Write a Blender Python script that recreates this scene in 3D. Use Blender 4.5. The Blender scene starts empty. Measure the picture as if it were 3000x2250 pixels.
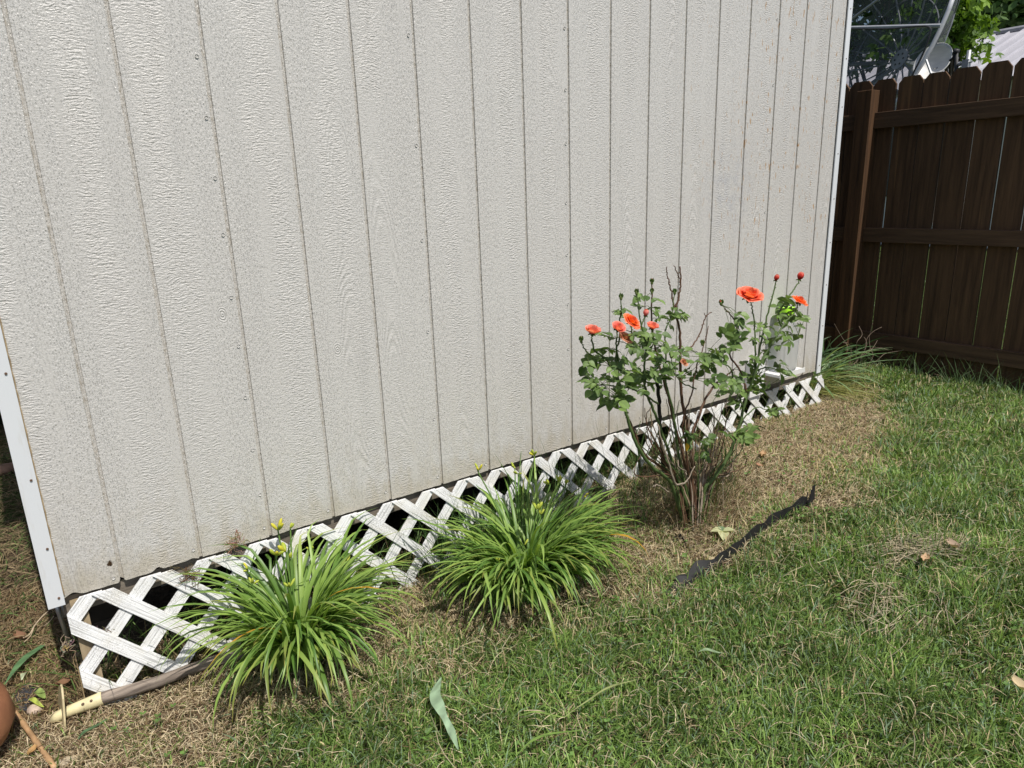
import bpy, math, random
import numpy as np
from mathutils import Vector, Matrix
random.seed(7); RNG = np.random.default_rng(7)
sc = bpy.context.scene
col = sc.collection

# ------------------------------------------------------------------ camera
YAW, PITCH, ROLL = 0.61679, -0.27027, -0.03425
CAM = np.array([-0.0946, -2.0178, 0.9967]); FPX = 2025.95
def _axes():
    a, b, c = YAW, PITCH, ROLL
    f = np.array([math.sin(a)*math.cos(b), math.cos(a)*math.cos(b), math.sin(b)])
    r0 = np.array([math.cos(a), -math.sin(a), 0.0]); u0 = np.cross(r0, f)
    return math.cos(c)*r0+math.sin(c)*u0, -math.sin(c)*r0+math.cos(c)*u0, f
RV, UV, FV = _axes()
cd = bpy.data.cameras.new("camera"); cam = bpy.data.objects.new("camera", cd); col.objects.link(cam)
cd.sensor_width = 36; cd.lens = FPX/3000*36; cd.clip_start = 0.05; cd.clip_end = 600
cam.matrix_world = Matrix(((RV[0], UV[0], -FV[0], CAM[0]), (RV[1], UV[1], -FV[1], CAM[1]),
                           (RV[2], UV[2], -FV[2], CAM[2]), (0, 0, 0, 1)))
sc.camera = cam

# ------------------------------------------------------------------ light
SUN_EL, SUN_AZ = math.radians(61), math.radians(3)      # azimuth measured from -Y towards +X
sv = Vector((math.cos(SUN_EL)*math.sin(SUN_AZ), -math.cos(SUN_EL)*math.cos(SUN_AZ), math.sin(SUN_EL)))
W = bpy.data.worlds.new("World"); sc.world = W; W.use_nodes = True
nt = W.node_tree; nt.nodes.clear()
wo = nt.nodes.new('ShaderNodeOutputWorld'); bg = nt.nodes.new('ShaderNodeBackground'); sk = nt.nodes.new('ShaderNodeTexSky')
sk.sky_type = 'NISHITA'; sk.sun_disc = False; sk.sun_elevation = SUN_EL
sk.sun_rotation = math.atan2(sv.x, sv.y); sk.dust_density = 2.0; sk.air_density = 1.0
bg.inputs[1].default_value = 0.10
nt.links.new(sk.outputs[0], bg.inputs[0]); nt.links.new(bg.outputs[0], wo.inputs[0])
sd = bpy.data.lights.new("sun", 'SUN'); so = bpy.data.objects.new("sun", sd); col.objects.link(so)
sd.energy = 4.6; sd.angle = math.radians(0.55); sd.color = (1.0, 0.955, 0.89)
so.rotation_euler = sv.to_track_quat('Z', 'Y').to_euler()
sc.view_settings.view_transform = 'Standard'; sc.view_settings.look = 'None'
sc.view_settings.gamma = 1; sc.view_settings.exposure = 0.14

# ------------------------------------------------------------------ measuring helpers
def ray(x, y): return FV + (x-1500)/FPX*RV - (y-1125)/FPX*UV
def at(x, y, Y=0.0):                       # photo pixel -> point on the plane y=Y
    d = ray(x, y); return CAM + (Y-CAM[1])/d[1]*d
def atx(x, y, X):
    d = ray(x, y); return CAM + (X-CAM[0])/d[0]*d
def atz(x, y, Z):
    d = ray(x, y); return CAM + (Z-CAM[2])/d[2]*d
def smooth(t): t = np.clip(t, 0, 1); return t*t*(3-2*t)
def ground_z(x, y):
    x = np.asarray(x, float); y = np.asarray(y, float)
    z = -.312 + .137*smooth((x-.8)/1.8) + .032*smooth((x-3.5)/.6)
    z = z + .006*np.sin(x*7.3+y*3.1)*np.cos(y*8.7-x*2.2) + .004*np.sin(x*19+1)*np.sin(y*23)
    return z
def atg(x, y, up=0.0):
    P = atz(x, y, -.3)
    for _ in range(25): P = atz(x, y, float(ground_z(P[0], P[1]))+up)
    return P

# ------------------------------------------------------------------ object helpers
def tag(o, label=None, cat=None, group=None, kind=None):
    if label: o['label'] = label
    if cat: o['category'] = cat
    if group: o['group'] = group
    if kind: o['kind'] = kind
    return o
def empty(name, loc, label, cat, group=None):
    o = bpy.data.objects.new(name, None); col.objects.link(o); o.location = loc
    o.empty_display_size = .05
    return tag(o, label, cat, group)
def link(name, me, mat, parent=None, smooth_=False):
    o = bpy.data.objects.new(name, me); col.objects.link(o)
    for m in (mat if isinstance(mat, (list, tuple)) else [mat]): me.materials.append(m)
    if parent is not None:
        o.parent = parent
        if parent.parent is None: o.matrix_parent_inverse = Matrix.Translation(-parent.location)
    if smooth_: me.shade_smooth()
    return o
class MB:
    def __init__(s): s.v = []; s.f = []; s.m = []; s.c = []
    def add(s, vs, fs, mi=0, c=None):
        b = len(s.v); s.v += [tuple(map(float, p)) for p in vs]; s.f += [tuple(i+b for i in f) for f in fs]; s.m += [mi]*len(fs)
        s.c += [c or (1, 1, 1)]*len(vs)
    def box(s, a, b, mi=0, c=None):
        x0, y0, z0 = a; x1, y1, z1 = b
        s.add([(x0,y0,z0),(x1,y0,z0),(x1,y1,z0),(x0,y1,z0),(x0,y0,z1),(x1,y0,z1),(x1,y1,z1),(x0,y1,z1)],
              [(0,3,2,1),(4,5,6,7),(0,1,5,4),(1,2,6,5),(2,3,7,6),(3,0,4,7)], mi, c)
    def prism(s, poly, axis, a, b, mi=0, c=None):      # poly in the two other axes, extruded along axis
        n = len(poly)
        def P(p, t): return {'x': (t, p[0], p[1]), 'y': (p[0], t, p[1]), 'z': (p[0], p[1], t)}[axis]
        vs = [P(p, a) for p in poly]+[P(p, b) for p in poly]
        fs = [tuple(range(n))[::-1], tuple(range(n, 2*n))]+[(i, (i+1) % n, n+(i+1) % n, n+i) for i in range(n)]
        s.add(vs, fs, mi, c)
    def tube(s, pts, rad, n=6, mi=0, c=None, cap=True):
        pts = [Vector(p) for p in pts]; k = len(pts)
        rad = rad if isinstance(rad, (list, tuple, np.ndarray)) else [rad]*k
        vs = []; up = Vector((.3, .2, 1)).normalized(); prev = None
        for i, p in enumerate(pts):
            t = (pts[min(i+1, k-1)]-pts[max(i-1, 0)]).normalized()
            a = prev if prev is not None else up
            a = (a-t*a.dot(t))
            if a.length < 1e-4: a = t.orthogonal()
            a.normalize(); prev = a; b = t.cross(a)
            for j in range(n):
                th = 2*math.pi*j/n; vs.append(p+(a*math.cos(th)+b*math.sin(th))*rad[i])
        fs = [(i*n+j, i*n+(j+1) % n, (i+1)*n+(j+1) % n, (i+1)*n+j) for i in range(k-1) for j in range(n)]
        if cap: fs += [tuple(range(n))[::-1], tuple((k-1)*n+j for j in range(n))]
        s.add(vs, fs, mi, c)
    def lathe(s, prof, cen, n=32, mi=0):
        vs = []; k = len(prof)
        for r, z in prof:
            for j in range(n):
                th = 2*math.pi*j/n; vs.append((cen[0]+r*math.cos(th), cen[1]+r*math.sin(th), cen[2]+z))
        fs = [(i*n+j, i*n+(j+1) % n, (i+1)*n+(j+1) % n, (i+1)*n+j) for i in range(k-1) for j in range(n)]
        s.add(vs, fs, mi)
    def build(s, name, mat, parent=None, smooth_=False, color=False):
        me = bpy.data.meshes.new(name); me.from_pydata(s.v, [], s.f); me.update()
        if any(s.m): me.polygons.foreach_set('material_index', s.m)
        if color:
            at_ = me.color_attributes.new('Col', 'FLOAT_COLOR', 'POINT')
            a = np.ones((len(s.v), 4), np.float32); a[:, :3] = np.array(s.c, np.float32); at_.data.foreach_set('color', a.ravel())
        return link(name, me, mat, parent, smooth_)
def cat_rom(pts, n=5):
    P = [np.array(p, float) for p in pts]; P = [2*P[0]-P[1]]+P+[2*P[-1]-P[-2]]; out = []
    for i in range(1, len(P)-2):
        for k in range(n):
            t = k/n
            out.append(.5*((2*P[i])+(-P[i-1]+P[i+1])*t+(2*P[i-1]-5*P[i]+4*P[i+1]-P[i+2])*t*t+(-P[i-1]+3*P[i]-3*P[i+1]+P[i+2])*t**3))
    out.append(P[-2]); return out
def np_mesh(name, V, Fq, C, mat, parent=None, smooth_=False):
    me = bpy.data.meshes.new(name); nv, nf = len(V), len(Fq)
    me.vertices.add(nv); me.vertices.foreach_set('co', np.ascontiguousarray(V, np.float32).ravel())
    me.loops.add(nf*4); me.loops.foreach_set('vertex_index', np.ascontiguousarray(Fq, np.int32).ravel())
    me.polygons.add(nf); me.polygons.foreach_set('loop_start', np.arange(0, nf*4, 4, dtype=np.int32))
    me.polygons.foreach_set('loop_total', np.full(nf, 4, np.int32))
    me.update(calc_edges=True)
    if C is not None:
        a = np.ones((nv, 4), np.float32); a[:, :3] = C
        at_ = me.color_attributes.new('Col', 'FLOAT_COLOR', 'POINT'); at_.data.foreach_set('color', a.ravel())
    return link(name, me, mat, parent, smooth_)
def ribbons(P, Wd, side, colr, fold=0.0):
    """P[N,K,3] centre lines, Wd[N,K] widths, side[N,3] or [N,K,3]; fold>0 gives a V section"""
    N, K, _ = P.shape
    if side.ndim == 2: side = np.repeat(side[:, None, :], K, 1)
    half = side*Wd[:, :, None]*.5
    if fold:
        T = np.gradient(P, axis=1); nrm = np.cross(side, T); nrm /= np.linalg.norm(nrm, axis=2, keepdims=True)+1e-9
        nrm *= np.sign(nrm[:, :, 2:3]+1e-6)
        lift = nrm*Wd[:, :, None]*fold
        V = np.stack([P-half+lift, P, P+half+lift], 2); m = 3
    else:
        V = np.stack([P-half, P+half], 2); m = 2
    idx = np.arange(N*K*m).reshape(N, K, m)
    F = np.concatenate([np.stack([idx[:, :-1, j], idx[:, :-1, j+1], idx[:, 1:, j+1], idx[:, 1:, j]], -1).reshape(-1, 4) for j in range(m-1)])
    if colr.ndim == 2: colr = np.repeat(colr[:, None, :], K, 1)
    C = np.repeat(colr[:, :, None, :], m, 2).reshape(-1, 3)
    return V.reshape(-1, 3), F, C
def blades(x, y, z, L, w, az, lean, curl, colr, K=4, tipcol=None):
    """grass blades; lean = initial angle from vertical, curl = added bend to the tip"""
    N = len(x); t = np.linspace(0, 1, K)[None, :]
    ang = lean[:, None]+curl[:, None]*t
    ds = (L/(K-1))[:, None]
    dh = np.sin(ang)*ds; dv = np.cos(ang)*ds
    H = np.concatenate([np.zeros((N, 1)), np.cumsum(dh[:, :-1], 1)], 1); Z = np.concatenate([np.zeros((N, 1)), np.cumsum(dv[:, :-1], 1)], 1)
    P = np.stack([x[:, None]+H*np.cos(az)[:, None], y[:, None]+H*np.sin(az)[:, None], z[:, None]+Z], -1)
    Wd = w[:, None]*np.array([.75, 1, .8, .12] if K == 4 else np.interp(np.linspace(0, 1, K), [0, .3, .7, 1], [.7, 1, .8, .06]))[None, :]
    tw = az+math.pi/2+RNG.normal(0, .5, N)
    side = np.stack([np.cos(tw), np.sin(tw), RNG.normal(0, .15, N)], -1)
    side /= np.linalg.norm(side, axis=1, keepdims=True)
    return P, Wd, side, colr

# ------------------------------------------------------------------ materials
class NT:
    def __init__(s, name):
        s.m = bpy.data.materials.new(name); s.m.use_nodes = True; s.t = s.m.node_tree
        s.b = s.t.nodes['Principled BSDF']; s.out = s.t.nodes['Material Output']
    def n(s, t, **k):
        nd = s.t.nodes.new(t)
        for a, b in k.items(): setattr(nd, a, b)
        return nd
    def L(s, a, b): s.t.links.new(a, b)
    def inp(s, sock, v):
        if hasattr(v, 'links') or isinstance(v, bpy.types.NodeSocket): s.L(v, sock)
        else: sock.default_value = v
    def math(s, op, a, b=None, c=None, clamp=False):
        nd = s.n('ShaderNodeMath', operation=op, use_clamp=clamp); s.inp(nd.inputs[0], a)
        if b is not None: s.inp(nd.inputs[1], b)
        if c is not None: s.inp(nd.inputs[2], c)
        return nd.outputs[0]
    def coord(s, kind='Object'): return s.n('ShaderNodeTexCoord').outputs[kind]
    def comb(s, x, y, z):
        nd = s.n('ShaderNodeCombineXYZ'); s.inp(nd.inputs[0], x); s.inp(nd.inputs[1], y); s.inp(nd.inputs[2], z); return nd.outputs[0]
    def sep(s, v):
        nd = s.n('ShaderNodeSeparateXYZ'); s.L(v, nd.inputs[0]); return nd.outputs
    def scale(s, v, sc_):
        nd = s.n('ShaderNodeMapping'); s.L(v, nd.inputs[0]); nd.inputs['Scale'].default_value = sc_; return nd.outputs[0]
    def noise(s, v, sc_=1, det=3, rough=.55, dist=0):
        nd = s.n('ShaderNodeTexNoise'); s.L(v, nd.inputs['Vector']); nd.inputs['Scale'].default_value = sc_
        nd.inputs['Detail'].default_value = det; nd.inputs['Roughness'].default_value = rough; nd.inputs['Distortion'].default_value = dist
        return nd.outputs['Fac']
    def ramp(s, f, stops):
        nd = s.n('ShaderNodeValToRGB'); s.L(f, nd.inputs[0]); e = nd.color_ramp.elements
        while len(e) < len(stops): e.new(.5)
        for i, (p, c) in enumerate(stops):
            e[i].position = p; e[i].color = (c, c, c, 1) if isinstance(c, (int, float)) else (*c, 1)
        return nd.outputs[0]
    def maprange(s, f, a, b, c=0., d=1.):
        nd = s.n('ShaderNodeMapRange'); s.inp(nd.inputs[0], f); nd.inputs[1].default_value = a; nd.inputs[2].default_value = b
        nd.inputs[3].default_value = c; nd.inputs[4].default_value = d; return nd.outputs[0]
    def mix(s, f, a, b, mode='MIX'):
        nd = s.n('ShaderNodeMix', data_type='RGBA', blend_type=mode); s.inp(nd.inputs[0], f)
        for k, v in ((6, a), (7, b)):
            if isinstance(v, tuple): v = (*v, 1)
            s.inp(nd.inputs[k], v)
        return nd.outputs[2]
    def bump(s, h, dist, strength=1.):
        nd = s.n('ShaderNodeBump'); s.L(h, nd.inputs['Height']); nd.inputs['Distance'].default_value = dist
        nd.inputs['Strength'].default_value = strength; s.L(nd.outputs[0], s.b.inputs['Normal']); return nd
    def set(s, color=None, rough=None, **k):
        if color is not None: s.inp(s.b.inputs['Base Color'], (*color, 1) if isinstance(color, tuple) else color)
        if rough is not None: s.inp(s.b.inputs['Roughness'], rough)
        for a, v in k.items(): s.inp(s.b.inputs[a.replace('_', ' ')], v)
        return s
def simple(name, color, rough=.6, var=.25, sc_=(20, 20, 20), bump=0.0, metal=0.0):
    m = NT(name); co = m.scale(m.coord(), sc_); f = m.noise(co, 1, 5, .6)
    lo = tuple(c*(1-var) for c in color); hi = tuple(min(1, c*(1+var)) for c in color)
    m.set(m.ramp(f, [(.3, lo), (.7, hi)]), rough, Metallic=metal)
    if bump: m.bump(f, bump)
    return m.m
def leafy(name, rough=.5, trans=.3, spec=.4, attr='Col', detail=0.0):
    m = NT(name); a = m.n('ShaderNodeAttribute', attribute_name=attr).outputs['Color']
    c = a
    if detail:
        f = m.noise(m.coord(), detail, 3); c = m.mix(m.math('MULTIPLY', f, .5), a, (.0, .0, .0), 'MIX')
    m.set(c, rough, Specular_IOR_Level=spec)
    tr = m.n('ShaderNodeBsdfTranslucent'); m.L(m.mix(1.0, c, (1.25, 1.3, .6), 'MULTIPLY'), tr.inputs[0])
    mx = m.n('ShaderNodeMixShader'); mx.inputs[0].default_value = trans
    m.L(m.b.outputs[0], mx.inputs[1]); m.L(tr.outputs[0], mx.inputs[2]); m.L(mx.outputs[0], m.out.inputs[0])
    return m.m

# painted, embossed wood siding -------------------------------------------------
SP = .2032
def siding_material():
    m = NT('painted_siding'); co = m.coord(); X, Y, Z = m.sep(co)
    b = m.math('FLOOR', m.math('DIVIDE', X, SP)); u = m.math('SUBTRACT', m.math('FRACT', m.math('DIVIDE', X, SP)), .5)
    wn = m.n('ShaderNodeTexWhiteNoise', noise_dimensions='1D'); m.L(b, wn.inputs['W']); r = wn.outputs['Value']
    off = m.math('MULTIPLY', r, 37.)
    V = m.comb(m.math('ADD', X, off), m.math('MULTIPLY', b, 2.3), m.math('ADD', Z, m.math('MULTIPLY', r, 91.)))
    # low-frequency warp so the grain bends
    warp = m.noise(m.scale(V, (7, 1, 1.1)), 1, 2)
    xw = m.math('ADD', X, m.math('MULTIPLY', m.math('SUBTRACT', warp, .5), .05))
    Vw = m.comb(m.math('ADD', xw, off), b, Z)
    # short vertical dashes (grain pores)
    rowx = m.math('ADD', m.math('MULTIPLY', xw, 1060.), m.math('MULTIPLY', m.noise(m.scale(V, (30, 1, 10)), 1, 2), 9.))
    row = m.maprange(m.math('SINE', rowx), -.5, .9)
    dash = m.math('SUBTRACT', 1., m.math('MULTIPLY', row, m.maprange(m.noise(m.scale(Vw, (150, 1, 78)), 1, 2, .5), .43, .57)))
    # horizontal wrinkles (saw marks)
    zr = m.math('ADD', Z, m.math('MULTIPLY', m.noise(m.scale(V, (14, 1, 9)), 1, 3), .03))
    wr = m.noise(m.scale(m.comb(m.math('ADD', X, off), b, zr), (60, 1, 235)), 1, 3, .6); wr = m.maprange(wr, .37, .62)
    # stipple
    st = m.noise(V, 200, 3, .62); st = m.maprange(st, .36, .64)
    # cathedral rings
    uc = m.math('SUBTRACT', u, m.math('MULTIPLY', m.math('SUBTRACT', r, .5), .45))
    f = m.math('ADD', m.math('MULTIPLY', m.math('MULTIPLY', uc, uc), 3.2), m.math('MULTIPLY', Z, .55))
    f = m.math('ADD', f, m.math('MULTIPLY', m.noise(m.scale(V, (4, 1, 1.3)), 1, 2), 1.1))
    ring = m.math('SINE', m.math('MULTIPLY', f, 120.)); ring = m.math('MULTIPLY', m.math('MULTIPLY', m.math('ADD', ring, 1), .75), m.maprange(dash, .0, .7, .45, 1))
    ringm = m.maprange(m.noise(m.scale(V, (9, 1, .9)), 1, 2), .5, .6)
    ringm = m.math('MULTIPLY', ringm, m.maprange(m.math('ABSOLUTE', uc), .16, .3, 1, 0))
    # wrinkle zone: centre of board, patchy
    wz = m.maprange(m.math('ADD', m.math('ABSOLUTE', uc), m.math('MULTIPLY', m.math('SUBTRACT', m.noise(m.scale(V, (9, 1, 3.)), 1, 3), .5), .9)), .08, .30, 1, 0)
    h1 = m.math('ADD', m.math('MULTIPLY', m.math('MULTIPLY', dash, .52), m.math('SUBTRACT', 1., wz)), m.math('MULTIPLY', wr, m.math('MULTIPLY', wz, .68)))
    h1 = m.math('ADD', m.math('MULTIPLY', h1, .85), m.math('MULTIPLY', st, .22))
    # smooth patches
    flat = m.maprange(m.noise(m.scale(V, (24, 1, 1.6)), 1, 3), .34, .44, .5, 1)
    h = m.math('MULTIPLY', h1, flat)
    h = m.math('ADD', m.math('MULTIPLY', h, m.math('SUBTRACT', 1., m.math('MULTIPLY', ringm, .45))), m.math('MULTIPLY', m.math('MULTIPLY', ring, ringm), .42))
    for kx, kz in ((.36, .695), (.68, .545), (1.52, 1.67), (1.31, 1.79)):
        dk_ = m.n('ShaderNodeVectorMath', operation='DISTANCE'); m.L(m.scale(co, (1.5, 1, 1)), dk_.inputs[0]); dk_.inputs[1].default_value = (kx*1.5, 0, kz)
        dd_ = m.math('ADD', dk_.outputs['Value'], m.math('MULTIPLY', m.noise(co, 60, 2), .012))
        km = m.maprange(dd_, .018, .036, 1, 0)
        h = m.math('ADD', m.math('MULTIPLY', h, m.math('SUBTRACT', 1., km)), m.math('MULTIPLY', m.math('MULTIPLY', km, .6), m.math('MULTIPLY', m.math('ADD', m.math('SINE', m.math('MULTIPLY', dd_, 800.)), 1), .5)))
    m.bump(h, .0021, 1.)
    base = m.mix(m.maprange(h, .0, .3), (.500, .486, .460), (.560, .545, .518))  # low relief coloured darker, painting shade into the pits
    big = m.noise(m.scale(V, (1.5, 1, 1.5)), 1, 3)
    base = m.mix(m.maprange(big, .35, .7, 0, .5), base, (.535, .515, .487))
    # dirt near the bottom edge
    dn = m.noise(m.scale(co, (30, 1, 14)), 1, 4)
    dirt = m.math('MULTIPLY', m.maprange(m.math('SUBTRACT', Z, m.math('MULTIPLY', dn, .13)), -.05, .035, 1, 0), .5)
    base = m.mix(dirt, base, (.40, .35, .26))
    # splash dust a bit higher
    base = m.mix(m.math('MULTIPLY', m.maprange(Z, .0, .35, .35, 0), m.maprange(dn, .45, .6)), base, (.45, .41, .33))
    # tan scuffs where the paint has worn off, at the far end
    sn = m.noise(m.scale(co, (95, 1, 20)), 1, 2, .5); sl = m.noise(m.scale(co, (3.2, 1, 1.6)), 1, 2)
    sm_ = m.math('MULTIPLY', m.maprange(sn, .635, .67), m.math('MULTIPLY', m.maprange(X, 2.1, 2.7), m.maprange(sl, .42, .5)))
    base = m.mix(m.math('MULTIPLY', sm_, m.maprange(Z, .45, .8)), base, (.42, .25, .11))
    # bluish smudge
    pore_shade = m.maprange(m.noise(m.scale(Vw, (190, 1, 95)), 1, 2, .5), .60, .67); base = m.mix(m.math('MULTIPLY', pore_shade, .42), base, (.27, .255, .235))  # shade inside the pores painted as small dark dots
    d = m.n('ShaderNodeVectorMath', operation='DISTANCE'); m.L(m.scale(co, (1, 1, .8)), d.inputs[0]); d.inputs[1].default_value = (2.55, 0, .78)
    base = m.mix(m.math('MULTIPLY', m.maprange(d.outputs['Value'], .03, .22, 1, 0), m.maprange(m.noise(co, 22, 4), .4, .65, 0, .45)), base, (.36, .37, .41))
    # broken hole by the first groove
    d2 = m.n('ShaderNodeVectorMath', operation='DISTANCE'); m.L(m.scale(co, (1.15, 1, 1)), d2.inputs[0]); d2.inputs[1].default_value = (-.024, 0, .062)
    hole = m.maprange(m.math('ADD', d2.outputs['Value'], m.math('MULTIPLY', m.noise(co, 160, 3), .016)), .0145, .0175, 1, 0)
    base = m.mix(hole, base, (.05, .028, .014))
    # bare tan flecks along the groove edges
    gd = m.math('ABSOLUTE', m.math('SUBTRACT', m.math('FRACT', m.math('ADD', m.math('DIVIDE', X, SP), .5)), .5))
    edge = m.maprange(gd, .02, .03, 1, 0)
    fl = m.maprange(m.noise(m.scale(co, (160, 1, 70)), 1, 3), .5, .62)
    base = m.mix(m.math('MULTIPLY', edge, m.math('ADD', m.math('MULTIPLY', fl, .45), .15)), base, (.30, .26, .20))
    m.set(base, .31, Specular_IOR_Level=.5)
    return m.m
M = {}
M['siding'] = siding_material()
def trimmat():
    m = NT('white_trim'); co = m.coord(); f = m.noise(m.scale(co, (60, 60, 8)), 1, 4)
    c = m.mix(m.maprange(f, .6, .75, 0, .35), (.66, .68, .70), (.50, .47, .40))
    m.set(c, .35); m.bump(f, .0004); return m.m
M['trim'] = trimmat()
def lattmat():
    m = NT('weathered_white_lattice'); co = m.coord('Object')
    a = m.n('ShaderNodeAttribute', attribute_name='Col').outputs['Color']; s_, _, _ = m.sep(a)   # 1: slat falls to the right, 0: rises
    X, Y, Z = m.sep(co)
    d1 = m.math('ADD', X, Z); d2 = m.math('SUBTRACT', X, Z)
    def grain(acr, alo):
        return m.noise(m.scale(m.comb(acr, alo, 0.0), (170, 5, 1)), 1, 3, .6), m.noise(m.scale(m.comb(acr, alo, 0.0), (420, 120, 1)), 1, 3, .65)
    g1, p1 = grain(d1, d2); g2, p2 = grain(d2, d1)
    g = m.math('ADD', m.math('MULTIPLY', g1, s_), m.math('MULTIPLY', g2, m.math('SUBTRACT', 1., s_)))
    p = m.math('ADD', m.math('MULTIPLY', p1, s_), m.math('MULTIPLY', p2, m.math('SUBTRACT', 1., s_)))
    worn = m.maprange(m.noise(m.scale(co, (7, 7, 9)), 1, 3), .42, .66, .64, .515)
    chip = m.math('GREATER_THAN', p, worn)
    c = m.mix(m.maprange(g, .36, .5), (.46, .465, .46), (.72, .725, .72))
    c = m.mix(m.math('MULTIPLY', chip, .7), c, (.30, .29, .27))
    low = m.math('MULTIPLY', m.maprange(m.noise(co, 12, 4), .48, .75), .5)
    c = m.mix(low, c, (.52, .48, .37))
    m.set(c, .6); m.bump(g, .0026); return m.m
M['lattice'] = lattmat()
def woodmat(name, dark, light, axis='z', rough=.75, streak=None, sc_=1.0, spec=.5):
    m = NT(name); co = m.coord(); S = {'z': (45, 45, 2.2), 'y': (45, 2.2, 45), 'x': (2.2, 45, 45)}[axis]
    S = tuple(a*sc_ for a in S)
    oi = m.n('ShaderNodeObjectInfo').outputs['Random']
    v = m.n('ShaderNodeVectorMath', operation='ADD'); m.L(co, v.inputs[0]); m.L(m.comb(m.math('MULTIPLY', oi, 7.), m.math('MULTIPLY', oi, 11.), m.math('MULTIPLY', oi, 5.)), v.inputs[1])
    f = m.noise(m.scale(v.outputs[0], S), 1, 5, .65, .3)
    c = m.ramp(f, [(.3, dark), (.72, light)])
    if streak is not None:
        f2 = m.noise(m.scale(v.outputs[0], tuple(a*.35 for a in S)), 1, 2, .5, .8)
        c = m.mix(m.math('MULTIPLY', m.maprange(f2, .66, .72), .55), c, streak)
    m.set(c, rough, Specular_IOR_Level=spec); m.bump(f, .002); return m.m
M['fence'] = woodmat('dark_stained_fence_wood', (.050, .029, .016), (.135, .076, .040), 'z', .8, (.24, .13, .058), spec=.2)
M['fence_rail'] = woodmat('dark_stained_rail_wood', (.050, .029, .017), (.13, .078, .045), 'y', .8, spec=.2)
M['fence_post'] = woodmat('brown_post_wood', (.036, .020, .011), (.125, .064, .030), 'z', .8, spec=.2)
M['grey_wood'] = woodmat('grey_weathered_wood', (.10, .085, .065), (.27, .23, .18), 'x', .85)
M['handle'] = woodmat('split_grey_handle_wood', (.06, .045, .036), (.34, .28, .225), 'x', .85, sc_=1.4)
M['stake'] = woodmat('pale_stake_wood', (.20, .15, .085), (.38, .30, .19), 'z', .85)
M['cream'] = simple('cream_paint', (.60, .53, .31), .5, .22, bump=.0006)
M['steel'] = simple('galvanised_steel', (.42, .43, .44), .4, .2, metal=.6)
M['darkmetal'] = simple('dark_rubber', (.02, .02, .022), .6, .3)
M['rust'] = simple('rusty_screw', (.12, .07, .045), .7, .4)
M['nail'] = simple('painted_nail_head', (.53, .515, .49), .45, .1)
M['caulk'] = simple('old_caulk', (.33, .25, .15), .8, .35, (60, 60, 30))
M['grass'] = leafy('grass_blades', .5, .3, .35)
M['straw'] = leafy('dry_straw', .7, .15, .2)
M['lily'] = leafy('daylily_leaf', .42, .34, .45)
M['rose_leaf'] = leafy('rose_leaf', .5, .25, .4)
M['petal'] = leafy('rose_petal', .55, .35, .2)
M['bark'] = leafy('cane_bark', .6, .0, .3)
M['tree_leaf'] = leafy('tree_leaf', .5, .3, .35)
M['trunk'] = simple('tree_bark', (.09, .07, .055), .9, .4, (8, 8, 2), .02)
M['blackplastic'] = simple('black_plastic_edging', (.005, .005, .005), .7, .4, (40, 40, 40), .001)
def terracotta():
    m = NT('terracotta'); co = m.coord(); f = m.noise(m.scale(co, (9, 9, 5)), 1, 5); g = m.noise(co, 60, 3)
    c = m.ramp(f, [(.3, (.20, .080, .040)), (.55, (.33, .145, .070)), (.75, (.46, .28, .17))]); m.set(c, .65); m.bump(g, .0008); return m.m
M['terracotta'] = terracotta()

# ------------------------------------------------------------------ ground
def axis_coords(lo, hi, fine_lo, fine_hi, step, growth=1.35):
    a = list(np.arange(fine_lo, fine_hi+1e-6, step)); s_ = step
    while a[-1] < hi: s_ *= growth; a.append(min(hi, a[-1]+s_))
    s_ = step
    while a[0] > lo: s_ *= growth; a.insert(0, max(lo, a[0]-s_))
    return np.array(a)
def dryness(x, y):
    """0 lawn .. 1 straw; follows the worn strip along the shed"""
    yd = np.interp(x, [-.6, -.2, .19, .46, .73, 1.0, 1.38, 1.95, 2.4, 3.2, 3.7, 4.2], [-.75, -.60, -.46, -.46, -.45, -.50, -.66, -.80, -.80, -.60, -.20, .3])
    n = .07*np.sin(x*9.1+2)*np.sin(y*11+x*3)+.05*np.sin(x*23+y*17)
    return np.clip((y-yd+n)/.30+.38, 0, 1)
xs = axis_coords(-60, 160, -1.2, 4.6, .03); ys = axis_coords(-60, 160, -2.2, 1.0, .03)
gx, gy = np.meshgrid(xs, ys, indexing='ij'); gz = ground_z(gx, gy)+RNG.normal(0, .003, gx.shape)*(np.abs(gx-1.7) < 2.9)*(np.abs(gy+.6) < 1.6)
idx = np.arange(gx.size).reshape(gx.shape)
Fq = np.stack([idx[:-1, :-1], idx[1:, :-1], idx[1:, 1:], idx[:-1, 1:]], -1).reshape(-1, 4)
dr = dryness(gx, gy)
dirtc = np.array([.135, .098, .064]); greenc = np.array([.045, .042, .020])  # lawn soil darkened to paint the shade in gaps between blades
GC = dirtc[None, None]*dr[..., None]+greenc[None, None]*(1-dr[..., None])
far = ((gx > 4.3) | (gy > 1.5) | (gy < -2.4))[..., None]
GC = np.where(far, np.array([.06, .09, .025]), GC)
def groundmat():
    m = NT('soil_and_thatch'); a = m.n('ShaderNodeAttribute', attribute_name='Col').outputs['Color']; co = m.coord()
    f = m.noise(co, 55, 6, .7); g = m.noise(co, 7, 3)
    c = m.mix(1.0, a, m.ramp(f, [(.3, .45), (.5, 1.0), (.72, 1.7)]), 'MULTIPLY')
    c = m.mix(m.maprange(g, .45, .7, 0, .5), c, (.07, .05, .03)); m.set(c, .95, Specular_IOR_Level=.1); m.bump(f, .02); return m.m
tag(np_mesh('ground', np.stack([gx, gy, gz], -1).reshape(-1, 3), Fq, GC.reshape(-1, 3), groundmat()), kind='structure')

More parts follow.
